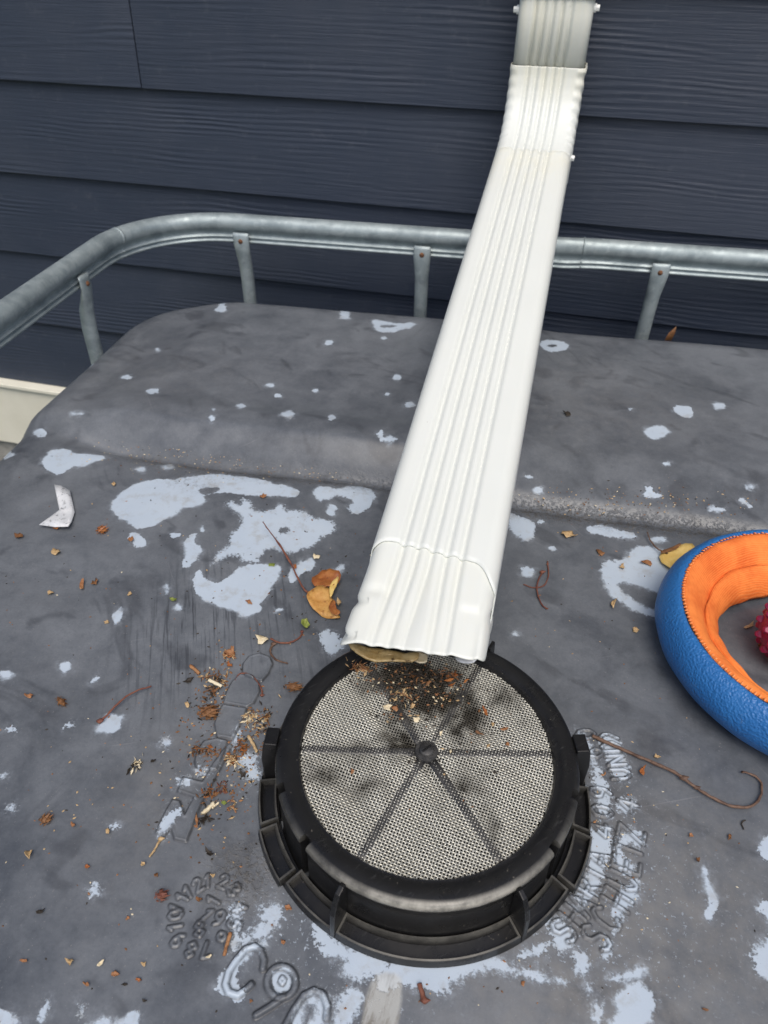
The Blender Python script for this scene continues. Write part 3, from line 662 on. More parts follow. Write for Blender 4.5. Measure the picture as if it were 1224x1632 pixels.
# ------------------------------------------------------------------ strainer lid
LT = .2322
lid = tag(empty('strainer_lid', (0, 0, H), (0, 0, LT)), 'round black screw lid with a wire mesh strainer below the open spout end', 'lid')
def ring_attr(o, fn, name):
    me = o.data; a = me.attributes.new(name, 'FLOAT', 'POINT')
    a.data.foreach_set('value', [float(fn(v.co)) for v in me.vertices])
NR = 720
NOTCH = [R_(a) for a in (-139.5, -162, -40.5, -18, 78.5, 101.5)]
def circN(r, z, notch=0.):
    out = []
    for k in range(NR):
        a = 2*math.pi*k/NR; rr = r
        if notch:
            for nn in NOTCH:
                dd = abs((a-nn+math.pi) % (2*math.pi)-math.pi)
                if dd < R_(1.9): rr = r-notch
        out.append((rr*math.cos(a), rr*math.sin(a), z))
    return out
mb = MB()
mb.loft([circN(.0735, -.0060), circN(.0738, -.0008), circN(.0748, .0010), circN(.0762, .0008), circN(.0775, .0014), circN(.0845, .0020, .0), circN(.0868, .0014, .0040), circN(.0880, .0004, .0052), circN(.0886, -.0012, .0058), circN(.0886, -.0030, .0058), circN(.0880, -.0036, .0052), circN(.0878, -.012, .0050),
         circN(.0885, -.0345, .0052), circN(.0893, -.0392, .004), circN(.0740, -.0392), circN(.0735, -.0060)])
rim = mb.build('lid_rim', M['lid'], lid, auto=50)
def wear_glint_fn(c):
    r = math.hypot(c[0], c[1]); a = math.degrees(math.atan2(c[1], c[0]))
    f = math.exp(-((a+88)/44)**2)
    return f*math.exp(-((r-.0878)/.0016)**2)*(1 if c[2] > -.0035 else 0)*.9  # worn lip; palest at the front, where the sky highlight is painted in
ring_attr(rim, wear_glint_fn, 'wear_glint')
# grip trays round the foot; each is a shallow dish with a raised edge
def tray(a0, a1, r0=.0894, r1=.1000, zt=-.0322, zb=-.0396, out=0.):
    mb = MB(); n = max(4, int((a1-a0)/2.5)); lip = .0012
    def ringrow(f):
        return [f(R_(a0+(a1-a0)*k/n)) for k in range(n+1)]
    pol = lambda r, z: (lambda a: (r*math.cos(a), r*math.sin(a), z))
    r0 += out; r1 += out
    rows = [pol(r0, zb), pol(r0, zt+.001), pol(r0+lip*.7, zt+.001), pol(r0+lip+.0002, zt-.0002), pol(r0+lip+.0008, zt-.0046), pol(r1-lip-.0006, zt-.0056), pol(r1-lip-.0001, zt-.0016), pol(r1-lip*.7, zt-.0006), pol(r1, zt-.0009), pol(r1+.0002, zt-.0017), pol(r1+.0010, zb+.0012), pol(r1+.0004, zb)]
    grid = [ringrow(f) for f in rows]
    mb.loft([list(g) for g in grid], closed=False)
    # end walls with their own raised lip
    da = lip/.095
    for aa, sgn in ((R_(a0), 1), (R_(a1), -1)):
        V = []
        for b in (aa, aa+sgn*da):
            V += [(r0*math.cos(b), r0*math.sin(b), zb), (r1*math.cos(b), r1*math.sin(b), zb), (r1*math.cos(b), r1*math.sin(b), zt-.0008), (r0*math.cos(b), r0*math.sin(b), zt+.0012)]
        mb.add(V, [(0, 1, 2, 3), (7, 6, 5, 4), (0, 4, 5, 1), (1, 5, 6, 2), (2, 6, 7, 3), (3, 7, 4, 0)])
    o = mb.build('grip_tray', M['lid'], lid, auto=35)
    ring_attr(o, lambda c: (.16 if c[2] > zt-.0011 else 0.), 'wear_glint'); return o  # worn tray lips with thin edge highlights painted in
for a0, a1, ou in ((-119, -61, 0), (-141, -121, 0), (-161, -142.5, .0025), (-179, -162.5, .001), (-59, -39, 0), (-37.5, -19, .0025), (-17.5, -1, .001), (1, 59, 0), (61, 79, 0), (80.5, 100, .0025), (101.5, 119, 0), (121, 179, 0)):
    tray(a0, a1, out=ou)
def fin(a, thick=.0024, top=.0002, r1=.1005, tall=False):
    mb = MB(); a = R_(a); c, s = math.cos(a), math.sin(a)
    prof = [(.0880, -.039), (.1012, -.039), (.1008, -.030), (.0998, -.016), (.0980, -.008), (.0945, -.0018), (.0905, top), (.0880, top-.001)]
    if tall: prof = [(.0880, -.039), (.0985, -.039), (.0985, -.014), (.0965, .000), (.0955, .0026), (.0880, .0026)]
    V = [(r*c-d*s, r*s+d*c, z) for d in (-thick, thick) for r, z in prof]; n = len(prof)
    F = [tuple(range(n)), tuple(range(n, 2*n))[::-1]] + [(i, (i+1) % n, n+(i+1) % n, n+i) for i in range(n)]
    mb.add(V, F); return mb.build('grip_fin', M['lid'], lid, smooth=False, bevel=.0006)
for a in (-120, -60): fin(a, .0015)
for a in (60, 120): fin(a, .0011, tall=True)
for a in (176.5, 3.5): fin(a, .0060, tall=True)
# bare outer foot ring
mb = MB(); mb.loft([circN(.0893, -.0385), circN(.1004, -.0384), circN(.1010, -.0392), circN(.0893, -.0398), circN(.0893, -.0385)]); mb.build('foot_ring', M['lid'], lid)
def mesh_z(x, y):
    r = np.hypot(x, y); a = np.arctan2(y, x)
    k = np.sin(3*a)**2                     # the cloth is held flat along the six spokes
    return -.0012 - .0010*(1-(r/.075)**2) - .0012*k*(r/.075)*(1-(r/.075)**4)*1.6 + k*(.0019*np.sin(x*110+.5)*np.sin(y*90) + .0009*np.sin(x*230+y*170))*(1-(r/.0755)**8)
# woven wire cloth
PT, WR = .00166, .00042; AW = R_(-20)
Vw, Fw = [], []; half = int(.0742/PT)+1; SIDE = 5
ca, sa = math.cos(AW), math.sin(AW)
for dirn in (0, 1):
    for i in range(-half, half+1):
        c0 = i*PT
        if abs(c0) > .0738: continue
        L = math.sqrt(.0741**2-c0**2); j0 = -int(L/PT*2); ts = np.arange(j0, -j0+1)*PT/2
        ph = np.cos(np.pi*(ts/PT) + math.pi*(i+dirn)) ; wob = .00012*np.sin(ts*190+i)
        a_, b_ = (ts, np.full_like(ts, c0)+wob) if dirn == 0 else (np.full_like(ts, c0)+wob, ts)
        xw = a_*ca-b_*sa; yw = a_*sa+b_*ca; zw = mesh_z(xw, yw) + ph*WR*.72
        nb = len(Vw)
        for kx in range(len(ts)):
            for s_ in range(SIDE):
                t = 2*math.pi*s_/SIDE
                lat = WR*1.02*math.cos(t); ver = WR*.85*math.sin(t)
                if dirn == 0: Vw.append((xw[kx]-sa*lat, yw[kx]+ca*lat, zw[kx]+ver))
                else: Vw.append((xw[kx]+ca*lat, yw[kx]+sa*lat, zw[kx]+ver))
        base = sum(len(v) for v in ()) + nb
        K = len(ts)
        ii, ss = np.meshgrid(np.arange(K-1), np.arange(SIDE), indexing='ij'); s2 = (ss+1) % SIDE
        Fw.append(np.stack([base+ii*SIDE+ss, base+ii*SIDE+s2, base+(ii+1)*SIDE+s2, base+(ii+1)*SIDE+ss], -1).reshape(-1, 4))
me = mesh_np('strainer_mesh', np.array(Vw), np.concatenate(Fw))
Vn = np.array(Vw); soil = np.zeros(len(Vn))
ci, si = math.cos(-LT), math.sin(-LT)
def lidpt(px, py): p = at_z(px, py, 0); return p[0]*ci-p[1]*si, p[0]*si+p[1]*ci
for px, py, rx_, ry_, s_ in ((660,1080,.034,.018,1.), (690,1110,.026,.018,.9), (600,1085,.018,.014,.7), (640,1135,.016,.02,.7), (735,1130,.018,.028,.75), (520,1232,.018,.009,.6), (500,1225,.012,.012,.45), (575,1250,.018,.010,.5), (560,1200,.026,.012,.5), (730,1170,.012,.02,.45), (787,1320,.006,.016,.5), (772,1296,.006,.012,.4),
                       (760,1225,.016,.008,.40), (800,1110,.02,.016,.5), (640,1175,.016,.018,.7), (680,1218,.006,.008,.45), (850,1150,.014,.012,.3), (740,1250,.02,.012,.5), (600,1320,.01,.016,.3), (690,1270,.012,.02,.25)):
    x, y = lidpt(px, py); soil = np.maximum(soil, s_*np.exp(-((Vn[:, 0]-x)/rx_)**2-((Vn[:, 1]-y)/ry_)**2))
a = me.attributes.new('soil', 'FLOAT', 'POINT'); a.data.foreach_set('value', soil.astype(np.float32))
tag(link_mesh('strainer_mesh', me, M['wire'], lid), kind='stuff')
for k in range(6):
    a = R_(60*k); mb = MB(); rings = []
    for r in np.linspace(.006, .0740, 16):
        c, s = math.cos(a), math.sin(a); z = float(mesh_z(r*c, r*s)); w = .0026
        rings.append([(r*c-d*s, r*s+d*c, z+h) for d, h in ((-w, -.003), (-w, .00015), (-w*.6, .00042), (w*.6, .00042), (w, .00015), (w, -.003))])
    mb.loft(rings, cap=True); mb.build('spoke', M['spoke'], lid)
mb = MB(); mb.loft([circ(.0070, -.004), circ(.0070, -.0008), circ(.0064, .0001), circ(.0046, .0002), circ(.0043, .0014), circ(.0038, .0018), circ(.0001, .0019)]); hub = mb.build('hub', M['spoke'], lid, auto=40)
mb = MB(); mb.box(-.0033, .0033, -.0006, .0006, .0016, .00235); o = mb.build('screw_slot', M['lid'], hub, rot=(0, 0, .7), smooth=False, bevel=.0002)

# ------------------------------------------------------------------ downspout
spout = tag(empty('downspout', (-.02, .75, H)), 'white ribbed metal downspout elbowing off the wall and sloping down to the mesh lid', 'downspout')
SW, SH = .0845, .058
def spout_prof(w=SW, h=SH, amp=1., r=.010, nt=64):
    """(across, up) with five grooves along the upper face"""
    out = []
    def groove(u):
        return sum(-.0031*amp*math.exp(-((u-g)/.0021)**2) for g in (-.0215, -.0118, -.0022, .0075, .0170))
    for u in np.linspace(-w/2+r, w/2-r, nt): out.append((u, h/2+groove(u)))
    for k in range(1, 8): a = R_(90-90*k/8); out.append((w/2-r+r*math.cos(a), h/2-r+r*math.sin(a)))
    for v in np.linspace(h/2-r, -h/2+r, 10): out.append((w/2 - .0014*amp*math.exp(-((v)/.004)**2), v))
    for k in range(1, 6): a = R_(-90*k/6); out.append((w/2-r+r*math.cos(a), -h/2+r+r*math.sin(a)))
    for u in np.linspace(w/2-r, -w/2+r, 10): out.append((u, -h/2))
    for k in range(1, 6): a = R_(-90-90*k/6); out.append((-w/2+r+r*math.cos(a), -h/2+r+r*math.sin(a)))
    for v in np.linspace(-h/2+r, h/2-r, 10): out.append((-w/2 + .0014*amp*math.exp(-((v)/.004)**2), v))
    for k in range(1, 8): a = R_(180-90*k/8); out.append((-w/2+r+r*math.cos(a), h/2-r+r*math.sin(a)))
    return out
SLOPE = math.radians(12.3); sd_, cd_ = math.sin(SLOPE), math.cos(SLOPE)
BR, YC, ZC = .098, .752, .2565
def frame(s):
    """centre, travel direction, face normal at path length s (0 = where the elbow starts; negative is up the wall)"""
    arc = BR*(math.pi/2-SLOPE)
    if s <= 0: return np.array([0, YC, ZC-s]), np.array([0, 0, -1.]), np.array([0, -1., 0])
    if s < arc:
        a = -s/BR; return np.array([0, YC-BR+BR*math.cos(a), ZC+BR*math.sin(a)]), np.array([0, math.sin(a), -math.cos(a)]), np.array([0, -math.cos(a), -math.sin(a)])
    a = -arc/BR; p = np.array([0, YC-BR+BR*math.cos(a), ZC+BR*math.sin(a)]); t = np.array([0, math.sin(a), -math.cos(a)])
    return p+t*(s-arc), t, np.array([0, -math.cos(a), -math.sin(a)])
ARC = BR*(math.pi/2-SLOPE)
sx = lambda s: -.0220 + .0040*max(0., min(1., (s-ARC)/.6))
def ring_at(s, prof, dfun=None):
    c, t, nn = frame(s); out = []
    for i, (u, v) in enumerate(prof):
        ds = 0.
        if dfun: u, v, ds = dfun(s, u, v, i)
        p = c + t*ds + nn*v; out.append((p[0]+sx(s)+u+.02, p[1]-.75, p[2]))
    return out
def grime_attr(o, fn):
    a = o.data.attributes.new('grime', 'FLOAT', 'POINT'); a.data.foreach_set('value', [float(fn(v.co)) for v in o.data.vertices])
# straight pipe on the wall
mb = MB(); pr = spout_prof(SW-.004, SH-.003, 1.); mb.loft([ring_at(s, pr) for s in (-1.9, -.40, -.05, .004)]); o = mb.build('wall_pipe', M['spout'], spout, solid=.0007); grime_attr(o, lambda c: .8)
pr2 = spout_prof(SW+.0015, SH+.0010, .9); mb = MB(); mb.loft([ring_at(s, pr2) for s in (-1.2, -.4, -.066, -.0645)]); o = mb.build('upper_sleeve', M['spout'], spout, solid=.0009); grime_attr(o, lambda c: .9)
# crimped elbow
mb = MB(); rings = []
pe = spout_prof(SW+.0004, SH+.0004, 1.)
for s in np.linspace(-.001, ARC+.012, 110):
    k = .0007*math.sin(2*math.pi*s/.0165) if 0 < s < ARC-.01 else 0.
    if s < .012: k += .0006*math.exp(-((s-.003)/.003)**2)
    def df(s_, u, v, i, k=k):
        side = abs(u) > SW/2-.008
        f = (.75 if u > 0 else .35) if side else .06
        if v > SH/2-.008 and not side: f = .06*(1-.9*sstep(np.array(s), .055, .085))
        return u*(1+k*f/(SW/2)*1.2), v*(1+k*f/(SH/2)*.9), 0.
    rings.append(ring_at(s, pe, df))
mb.loft(rings); o = mb.build('elbow', M['spout'], spout, solid=.0009); grime_attr(o, lambda c: .85*(1-float(sstep(np.array(-c[2]+ZC), .0, .05)))+.05)
S_END = ARC + (.672-.028)/cd_ - .006
S_CUT = ARC + (.672-.1035)/cd_ - .006
pl_ = spout_prof(SW+.0001, SH+.0001, 1.)
def cutshift(u, v):
    t = (u/SW)+.5
    d = .004 + .010*float(sstep(np.array(abs(t-.1)*-1+.1), 0., .1))*0 
    d += .009*max(0, t-.35)**1.0 + .016*float(sstep(np.array(t), .8, 1.03)) + .006*float(sstep(np.array(-t), -.1, .04))
    d += .0005*math.sin(t*26)
    if v < SH/2-.012: d += .018 if u > 0 else .006
    return d
mb = MB(); rings = []
for f in list(np.linspace(0, .96, 24)) + [.975, .985, .993, 1.]:
    s = ARC-.004 + (S_CUT-ARC+.004)*f
    def df(s_, u, v, i, f=f):
        w = float(sstep(np.array(f), .93, 1.)); e = .0004*w
        return u*(1+e*.3/(SW/2)), v+(e if v > 0 else 0), cutshift(u, v)*w
    rings.append(ring_at(s, pl_, df))
mb.loft(rings); o = mb.build('sloping_pipe', M['spout'], spout, solid=.0008); grime_attr(o, lambda c: .10 + .5*math.exp(-((c[1]+.11)/.05)**2))
pi_ = spout_prof(SW-.0015, SH-.0015, 1.)
mb = MB(); rings = []
for s in np.linspace(S_CUT-.05, S_END, 60):
    f = (s-S_CUT)/(S_END-S_CUT)
    def df(s_, u, v, i, f=f):
        f = max(0., f); t = u/SW+.5
        flare = .0012*float(sstep(np.array(f), .15, 1.))
        top = v > 0
        du = flare*2.0*(1 if u > 0 else -1)
        # crumpled left corner, two nicks
        if t < .12: du += .0022*math.exp(-((f-.62)/.04)**2) + .0030*math.exp(-((f-.93)/.035)**2)
        if t > .9: du += -.0012*math.exp(-((f-.55)/.10)**2)*float(sstep(np.array(f), .4, .6)) - .001*f
        dv = 0.
        if top:
            dv += -.0016*float(sstep(np.array(f), .52, .60))*float(sstep(np.array(t), .72, .80))*(1-float(sstep(np.array(t), .90, .96)))
            dv += .0016*math.exp(-((t-.93)/.035)**2)*float(sstep(np.array(f), .55, .8)) - .0014*math.exp(-((f-.52)/.05)**2)*math.exp(-((t-.14)/.10)**2)
            dv += .0006*math.sin(t*23+f*3)*float(sstep(np.array(f), .5, 1.))
        ds = (.0075*(t-.5) * -1)*f + .0003*math.sin(t*31)*f - 1.05*(SH/2-v)*float(sstep(np.array(SH/2-v), .002, .02))*f
        if top and v < SH/2-.0009 and abs(u) < .03: v = v + (SH/2-.00075-v)*.45*float(sstep(np.array(f), .3, 1.))
        return u+du, v+dv, ds
    rings.append(ring_at(s, pi_, df))
mb.loft(rings); o = mb.build('outlet_piece', M['spout'], spout, solid=.0008); grime_attr(o, lambda c: .30)
def screw(pt, nrm):
    nrm = np.asarray(nrm, float)/np.linalg.norm(nrm); mb = MB()
    mb.tube([pt-nrm*.002, pt+nrm*.0012], .0045, 12); mb.tube([pt+nrm*.0012, pt+nrm*.0046], .0034, 6)
    o = mb.build('screw', M['screw'], spout, smooth=False, bevel=.0005); return o
off = np.array([.02, -.75, 0.])
for s, sg in ((-.052, -1), (-.056, 1), (ARC-.006, 1)):
    c, t, nn = frame(s); screw(np.array([sx(s)+sg*(SW/2-.0005), c[1], c[2]])+nn*.014+off, (sg, 0, 0))

# ------------------------------------------------------------------ foam ring and rubber ball
RC = np.array([.2505, .166]); rz = float(tank_h(RC[0]-.1, RC[1]))
ringo = tag(empty('toy_ring', (RC[0], RC[1], H-.0405)), 'blue foam ring with orange fabric lining lying on the tank beside the spiky ball', 'ring toy')
NRG = 140
def lathe(prof, wob=0., fr=7):
    rings = []
    for j, (r, z) in enumerate(prof):
        rings.append([((r+wob*math.sin(fr*a+j*.8)+.4*wob*math.sin(19*a+j))*math.cos(a), (r+wob*math.sin(fr*a+j*.8)+.4*wob*math.sin(19*a+j))*math.sin(a), z+.6*wob*math.sin(5*a+j)) for a in np.linspace(0, 2*math.pi, NRG+1)[:-1]])
    return rings
blue = [(.070, .004), (.076, .0012), (.084, .0003), (.092, .0015), (.1000, .0060), (.1065, .0130), (.1098, .0210), (.1100, .0270), (.1085, .0335), (.1055, .0390), (.1015, .0435), (.0985, .0448), (.0965, .0440), (.0945, .0400), (.080, .030)]
mb = MB(); mb.loft(lathe(blue, .0003)); mb.build('foam_ring', M['foam'], ringo)
mb = MB(); mb.loft(lathe([(.0962, .0432), (.0955, .0447), (.0925, .0452), (.0880, .0430), (.0830, .0375), (.0785, .0310), (.0740, .0265)], .0007)); mb.build('fabric_lining', M['fabric'], ringo, solid=.001)
mb = MB(); mb.loft(lathe([(.0765, .0272), (.0758, .0302), (.0725, .0295), (.0680, .0240), (.0640, .0165), (.0618, .0095), (.0625, .0070), (.0660, .0085), (.0700, .0160)], .0012, 6)); mb.build('hem_band', M['fabric'], ringo)
mb = MB()
for k in range(190):
    a = 2*math.pi*k/190; c, s = math.cos(a), math.sin(a)
    mb.add([((.0968)*c-s*d, (.0968)*s+c*d, .0440+h) if i < 2 else ((.0948)*c-s*d, (.0948)*s+c*d, .0452+h) for i, (d, h) in enumerate(((-.0006, .0005), (.0006, .0005), (.0006, .0005), (-.0006, .0005)))], [(0, 1, 2, 3)])
tag(mb.build('seam_stitching', M['thread'], ringo, solid=.0007), kind='stuff')
BCX, BCY, BRD = .2375, .1665, .0255
ball = tag(empty('spiky_ball', (BCX, BCY, H-.0405+BRD+.004)), 'dark magenta rubber ball with blunt spikes inside the foam ring', 'ball')
bm = bmesh.new(); bmesh.ops.create_icosphere(bm, subdivisions=4, radius=BRD); me = bpy.data.meshes.new('ball_body'); bm.to_mesh(me); bm.free()
for p_ in me.polygons: p_.use_smooth = True
link_mesh('ball_body', me, M['ball'], ball)
mb = MB(); mb.loft([[(r*math.cos(t), r*math.sin(t), z) for t in np.linspace(0, 2*math.pi, 5)[:-1]] for r, z in ((.0046, -.001), (.0034, .0022), (.0022, .0038), (.0006, .0043))], cap=True)
spk = None
for i in range(64):
    zz = 1-2*(i+.5)/64; rr = math.sqrt(1-zz*zz); a = i*2.39996; d = Vector((rr*math.cos(a), rr*math.sin(a), zz))
    if spk is None: spk = mb.build('spike', M['ball'], ball, smooth=False, bevel=.0005); o = spk
    else: o = spk.copy(); COL.objects.link(o); o.parent = ball
    o.location = d*(BRD-.0008); o.rotation_euler = d.to_track_quat('Z', 'Y').to_euler()

# ------------------------------------------------------------------ leaves, twigs and bits lying about
def w3(px, py, z=None): return on_tank(px, py) if z is None else at_z(px, py, z)
def blade(px_pts, lift=.002, curl=.0, seed=0, z=None, mid=.35, base=.0005, sub=1):
    """thin curled sheet with the given outline"""
    rg = random.Random(seed); P0 = [w3(x, y, z) for x, y in px_pts]; c = sum(P0)/len(P0)
    pts2 = smooth_poly([p[:2] for p in P0], 1) if sub else [p[:2] for p in P0]; zc = c[2]; n = len(pts2); V = []; rad = max(np.linalg.norm(p-c[:2]) for p in pts2)+1e-9
    an = rg.uniform(0, math.pi); ax = np.array([math.cos(an), math.sin(an)]); ph = rg.uniform(0, 6)
    rows = [.34, .67, 1.]
    def zof(xy, f):
        rel = (xy-c[:2])/rad; t = rel@ax; s = rel@np.array([-ax[1], ax[0]])
        hb = float(tank_h(xy[0], xy[1])) if z is None else zc
        return hb + base + lift*(t*t + .35*math.sin(3*s+ph)*f*.6 + .25*f*math.sin(7*t+ph) + .22*f*math.sin(11*s+5*t+ph)) + curl*max(0, s)**2 + abs(lift)*.45
    V.append((0, 0, zof(c[:2], 0)-zc))
    for f in rows:
        for p_ in pts2:
            xy = c[:2]+(p_-c[:2])*f; V.append((xy[0]-c[0], xy[1]-c[1], zof(xy, f)-zc))
    F = [(0, 1+k, 1+(k+1) % n) for k in range(n)]
    for r in range(2): F += [(1+r*n+k, 1+(r+1)*n+k, 1+(r+1)*n+(k+1) % n, 1+r*n+(k+1) % n) for k in range(n)]
    mb = MB(); mb.add(V, F); return mb, (c[0], c[1], zc+H)
def chip_pts(x, y, a, b, rot, seed):
    rg = random.Random(seed); n = rg.choice((8, 9, 11)); out = []
    for k in range(n):
        t = 2*math.pi*(k+rg.uniform(-.25, .25))/n; s = rg.uniform(.5, 1.25)
        u, v = a*s*math.cos(t), b*s*math.sin(t); out.append((x+u*math.cos(rot)-v*math.sin(rot), y+u*math.sin(rot)+v*math.cos(rot)))
    return out
GB = 'dry plant bits scattered on the tank'
def chip(name, x, y, a, b, rot, mat, label, cat, lift=.0016, z=None, thick=.00035, seed=None):
    seed = int(x*31+y*7) if seed is None else seed
    mb, loc = blade(chip_pts(x, y, a*.86, b*.8, rot, seed), lift, 0, seed, z, sub=0)
    o = mb.build(name, M[mat], None, loc, solid=thick); tag(o, label, cat, GB); return o
def smooth_path(P0, it=2):
    P0 = [np.asarray(p, float) for p in P0]
    for _ in range(it):
        Q = [P0[0]]
        for a, b in zip(P0[:-1], P0[1:]): Q += [a*.75+b*.25, a*.25+b*.75]
        P0 = Q+[P0[-1]]
    return P0
def stick(px_pts, r0, r1, lifts=None, z=None, jit=.0002, seed=1):
    rg = random.Random(seed); P0 = []
    for i, (x, y) in enumerate(px_pts):
        p = w3(x, y, z); p = p + np.array([0, 0, r0 + (lifts[i] if lifts else .0006)]); P0.append(p)
    P1 = smooth_path(P0); P1 = [p+np.array([rg.uniform(-jit, jit) for _ in range(3)]) for p in P1]; n = len(P1)
    return P1, [r0+(r1-r0)*i/(n-1)*1. + rg.uniform(0, .25)*r0 for i in range(n)]
def twig(name, px_pts, r0, r1, mat, label, cat, lifts=None, z=None, knots=(), seed=1):
    P1, rr = stick(px_pts, r0*(.78 if len(px_pts) > 3 else .9), r1*(.78 if len(px_pts) > 3 else .9), lifts, z, seed=seed); knots = [(f, s*.7) for f, s in knots]; o0 = P1[0]; mb = MB(); mb.tube([p-o0 for p in P1], rr, 7)
    for f, s in knots:
        c = P1[int(f*(len(P1)-1))]-o0; mb.tube([c+np.array([-s, 0, -s*.3]), c, c+np.array([s*1.3, s*.3, s*.6])], [s*.35, s*.8, s*.1], 6)
    o = mb.build(name, M[mat], None, (o0[0], o0[1], o0[2]+H)); tag(o, label, cat, GB); return o
def cone(name, x, y, r, mat, label, cat, n=34, seed=3, elong=1.5, rot=0.):
    """small seed head of overlapping scales"""
    rg = random.Random(seed); c = w3(x, y); mb = MB()
    for k in range(n):
        t = 1-2*(k+.5)/n; a = k*2.4; rr = r*math.sqrt(1-t*t); d = np.array([t*r*elong, rr*math.cos(a), rr*math.sin(a)])
        q_ = r*.42; e1 = np.array([1, .2, 0])*q_; e2 = np.cross(d/np.linalg.norm(d), e1); nn = d/np.linalg.norm(d)*q_*.6
        mb.add([d-e1-e2*.8, d-e1+e2*.8, d+e1+nn, d+nn*.2-e1*.2], [(0, 1, 2), (0, 2, 3), (1, 3, 2), (0, 3, 1)])
    mb.tube([(-r*elong*.8, 0, 0), (0, 0, 0), (r*elong*.8, 0, 0)], [r*.4, r*.85, r*.3], 8)
    o = mb.build(name, M[mat], None, (c[0], c[1], c[2]+H+r*.75), (0, rg.uniform(-.2, .2), rot), smooth=False); tag(o, label, cat, GB); return o
def clump(name, x, y, rx, ry, mats, label, cat, n=16, seed=5, z=None):
    """tangle of shreds pressed together: one thing"""
    rg = random.Random(seed); c = w3(x, y, z); mb = MB()
    sx_ = rx/1000; sy2 = ry/1000
    for k in range(int(n*1.8)):
        p = np.array([rg.gauss(0, .5)*sx_, rg.gauss(0, .5)*sy2, abs(rg.gauss(0, .4))*.0022+.0007]); L = rg.uniform(.0006, .0028); a = rg.uniform(0, 6.28); w = L*rg.uniform(.12, .45)
        u = np.array([math.cos(a), math.sin(a), rg.uniform(-.4, .5)])*L; v = np.array([-math.sin(a), math.cos(a), rg.uniform(-.5, .5)])*w; up = np.array([0, 0, rg.uniform(.0003, .0010)])
        mb.add([p-u, p+v*.8+up, p+u, p-v-up*.3, p+up*1.6, p-up*.4], [(0, 4, 1), (1, 4, 2), (2, 4, 3), (3, 4, 0), (0, 1, 5), (1, 2, 5), (2, 3, 5), (3, 0, 5)], rg.randrange(len(mats)))
    mb.tube([np.array([-sx_*.8, 0, .001]), np.array([0, sy2*.3, .0025]), np.array([sx_*.8, -sy2*.2, .0012])], .0004, 5, mi=0)
    o = mb.build(name, [M[q_] for q_ in mats], None, (c[0], c[1], c[2]+H), smooth=False); tag(o, label, cat, GB); return o

# the big folded leaf left of the spout
LF = lambda p: crop(400, 840, 5.1, p)
c0 = w3(*LF([(590, 580)])[0]); leaf = tag(empty('fallen_leaf', (c0[0], c0[1], c0[2]+H)), 'curled orange brown leaf with long red stalk left of the spout end', 'leaf')
def leafpart(name, pts, mat, lift, seed, up=0., curl=0.):
    mb, loc = blade(LF(pts), lift, curl, seed); mb.build(name, M[mat], leaf, (loc[0]-c0[0], loc[1]-c0[1], loc[2]-c0[2]-H+up), solid=.0004)
leafpart('leaf_blade', [(455,590),(500,560),(560,525),(640,530),(652,600),(690,640),(692,715),(735,752),(700,768),(640,755),(560,735),(490,680),(460,630)], 'gold_leaf', .0045, 4, .0008, .006)
leafpart('folded_lobe', [(490,470),(530,432),(600,400),(660,405),(738,445),(720,490),(690,520),(650,545),(560,530),(510,520)], 'rust_leaf', .0050, 11, .0032)
leafpart('curled_edge', [(640,540),(670,490),(720,455),(700,520),(670,590),(650,640),(640,600)], 'yellow', .002, 2, .0064)
leafpart('rolled_tip', [(630,690),(660,640),(685,650),(690,700),(735,740),(700,765),(650,745)], 'rust_leaf', .003, 8, .0045)
P1, rr = stick(LF([(470,560),(420,520),(380,440),(310,310),(250,215),(180,125),(105,30)]), .0009, .0004, [.002,.003,.004,.006,.007,.008,.009], seed=4)
rr = [r_*(1.35 if .45 < i/len(rr) < .7 else .9) for i, r_ in enumerate(rr)]
mb = MB(); mb.tube([p-c0 for p in P1], rr, 7); mb.build('leaf_stalk', M['redtwig'], leaf)
# yellow leaf tucked under the foam ring
yp = C4([(870,690),(905,668),(945,655),(990,658),(985,690),(960,715),(920,742),(885,720)]); c1 = w3(*C4([(930,695)])[0])
yl = tag(empty('fallen_leaf', (c1[0], c1[1], c1[2]+H)), 'yellow leaf with brown stalk poking out from under the blue foam ring', 'leaf')
mb, loc = blade(yp, .0030, 0, 21); mb.build('leaf_blade', M['yellow'], yl, (loc[0]-c1[0], loc[1]-c1[1], loc[2]-c1[2]-H+.001), solid=.0004)
mb, loc = blade(C4([(875,682),(905,672),(945,656),(935,672),(905,684),(880,690)]), .001, 0, 3); mb.build('brown_margin', M['brown'], yl, (loc[0]-c1[0], loc[1]-c1[1], loc[2]-c1[2]-H+.0040), solid=.0003)
P1, rr = stick(C4([(835,620),(845,645),(868,672),(900,688)]), .0005, .0007, [.004,.003,.003,.004], seed=9); mb = MB(); mb.tube([p-c1 for p in P1], rr, 6); mb.build('leaf_stalk', M['twig'], yl)
# small dry leaf behind the tank
p = at_y(1070, 530, .715); mb = MB()
mb.add([(-.006, 0, -.012), (.003, .002, -.012), (.0055, .004, -.001), (.004, .001, .009), (.0005, .004, .002), (-.003, .0, -.001)], [(0, 1, 2, 4), (0, 4, 5), (2, 3, 4)])
tag(mb.build('fallen_leaf', M['brown'], None, (p[0], p[1], p[2]+H), solid=.0005), 'small dry brown leaf upright behind the tank near the right upright', 'leaf')
# white scrap
c2 = w3(95, 815); mb, loc = blade(C3([(180,478),(200,480),(226,484),(240,550),(232,580),(224,610),(180,602),(130,598),(162,562),(190,540)]), .006, .004, 17, sub=0); tag(mb.build('paint_scrap', M['scrap'], None, loc, solid=.0006), 'bent white plastic scrap lying alone at the left of the tank', 'scrap')
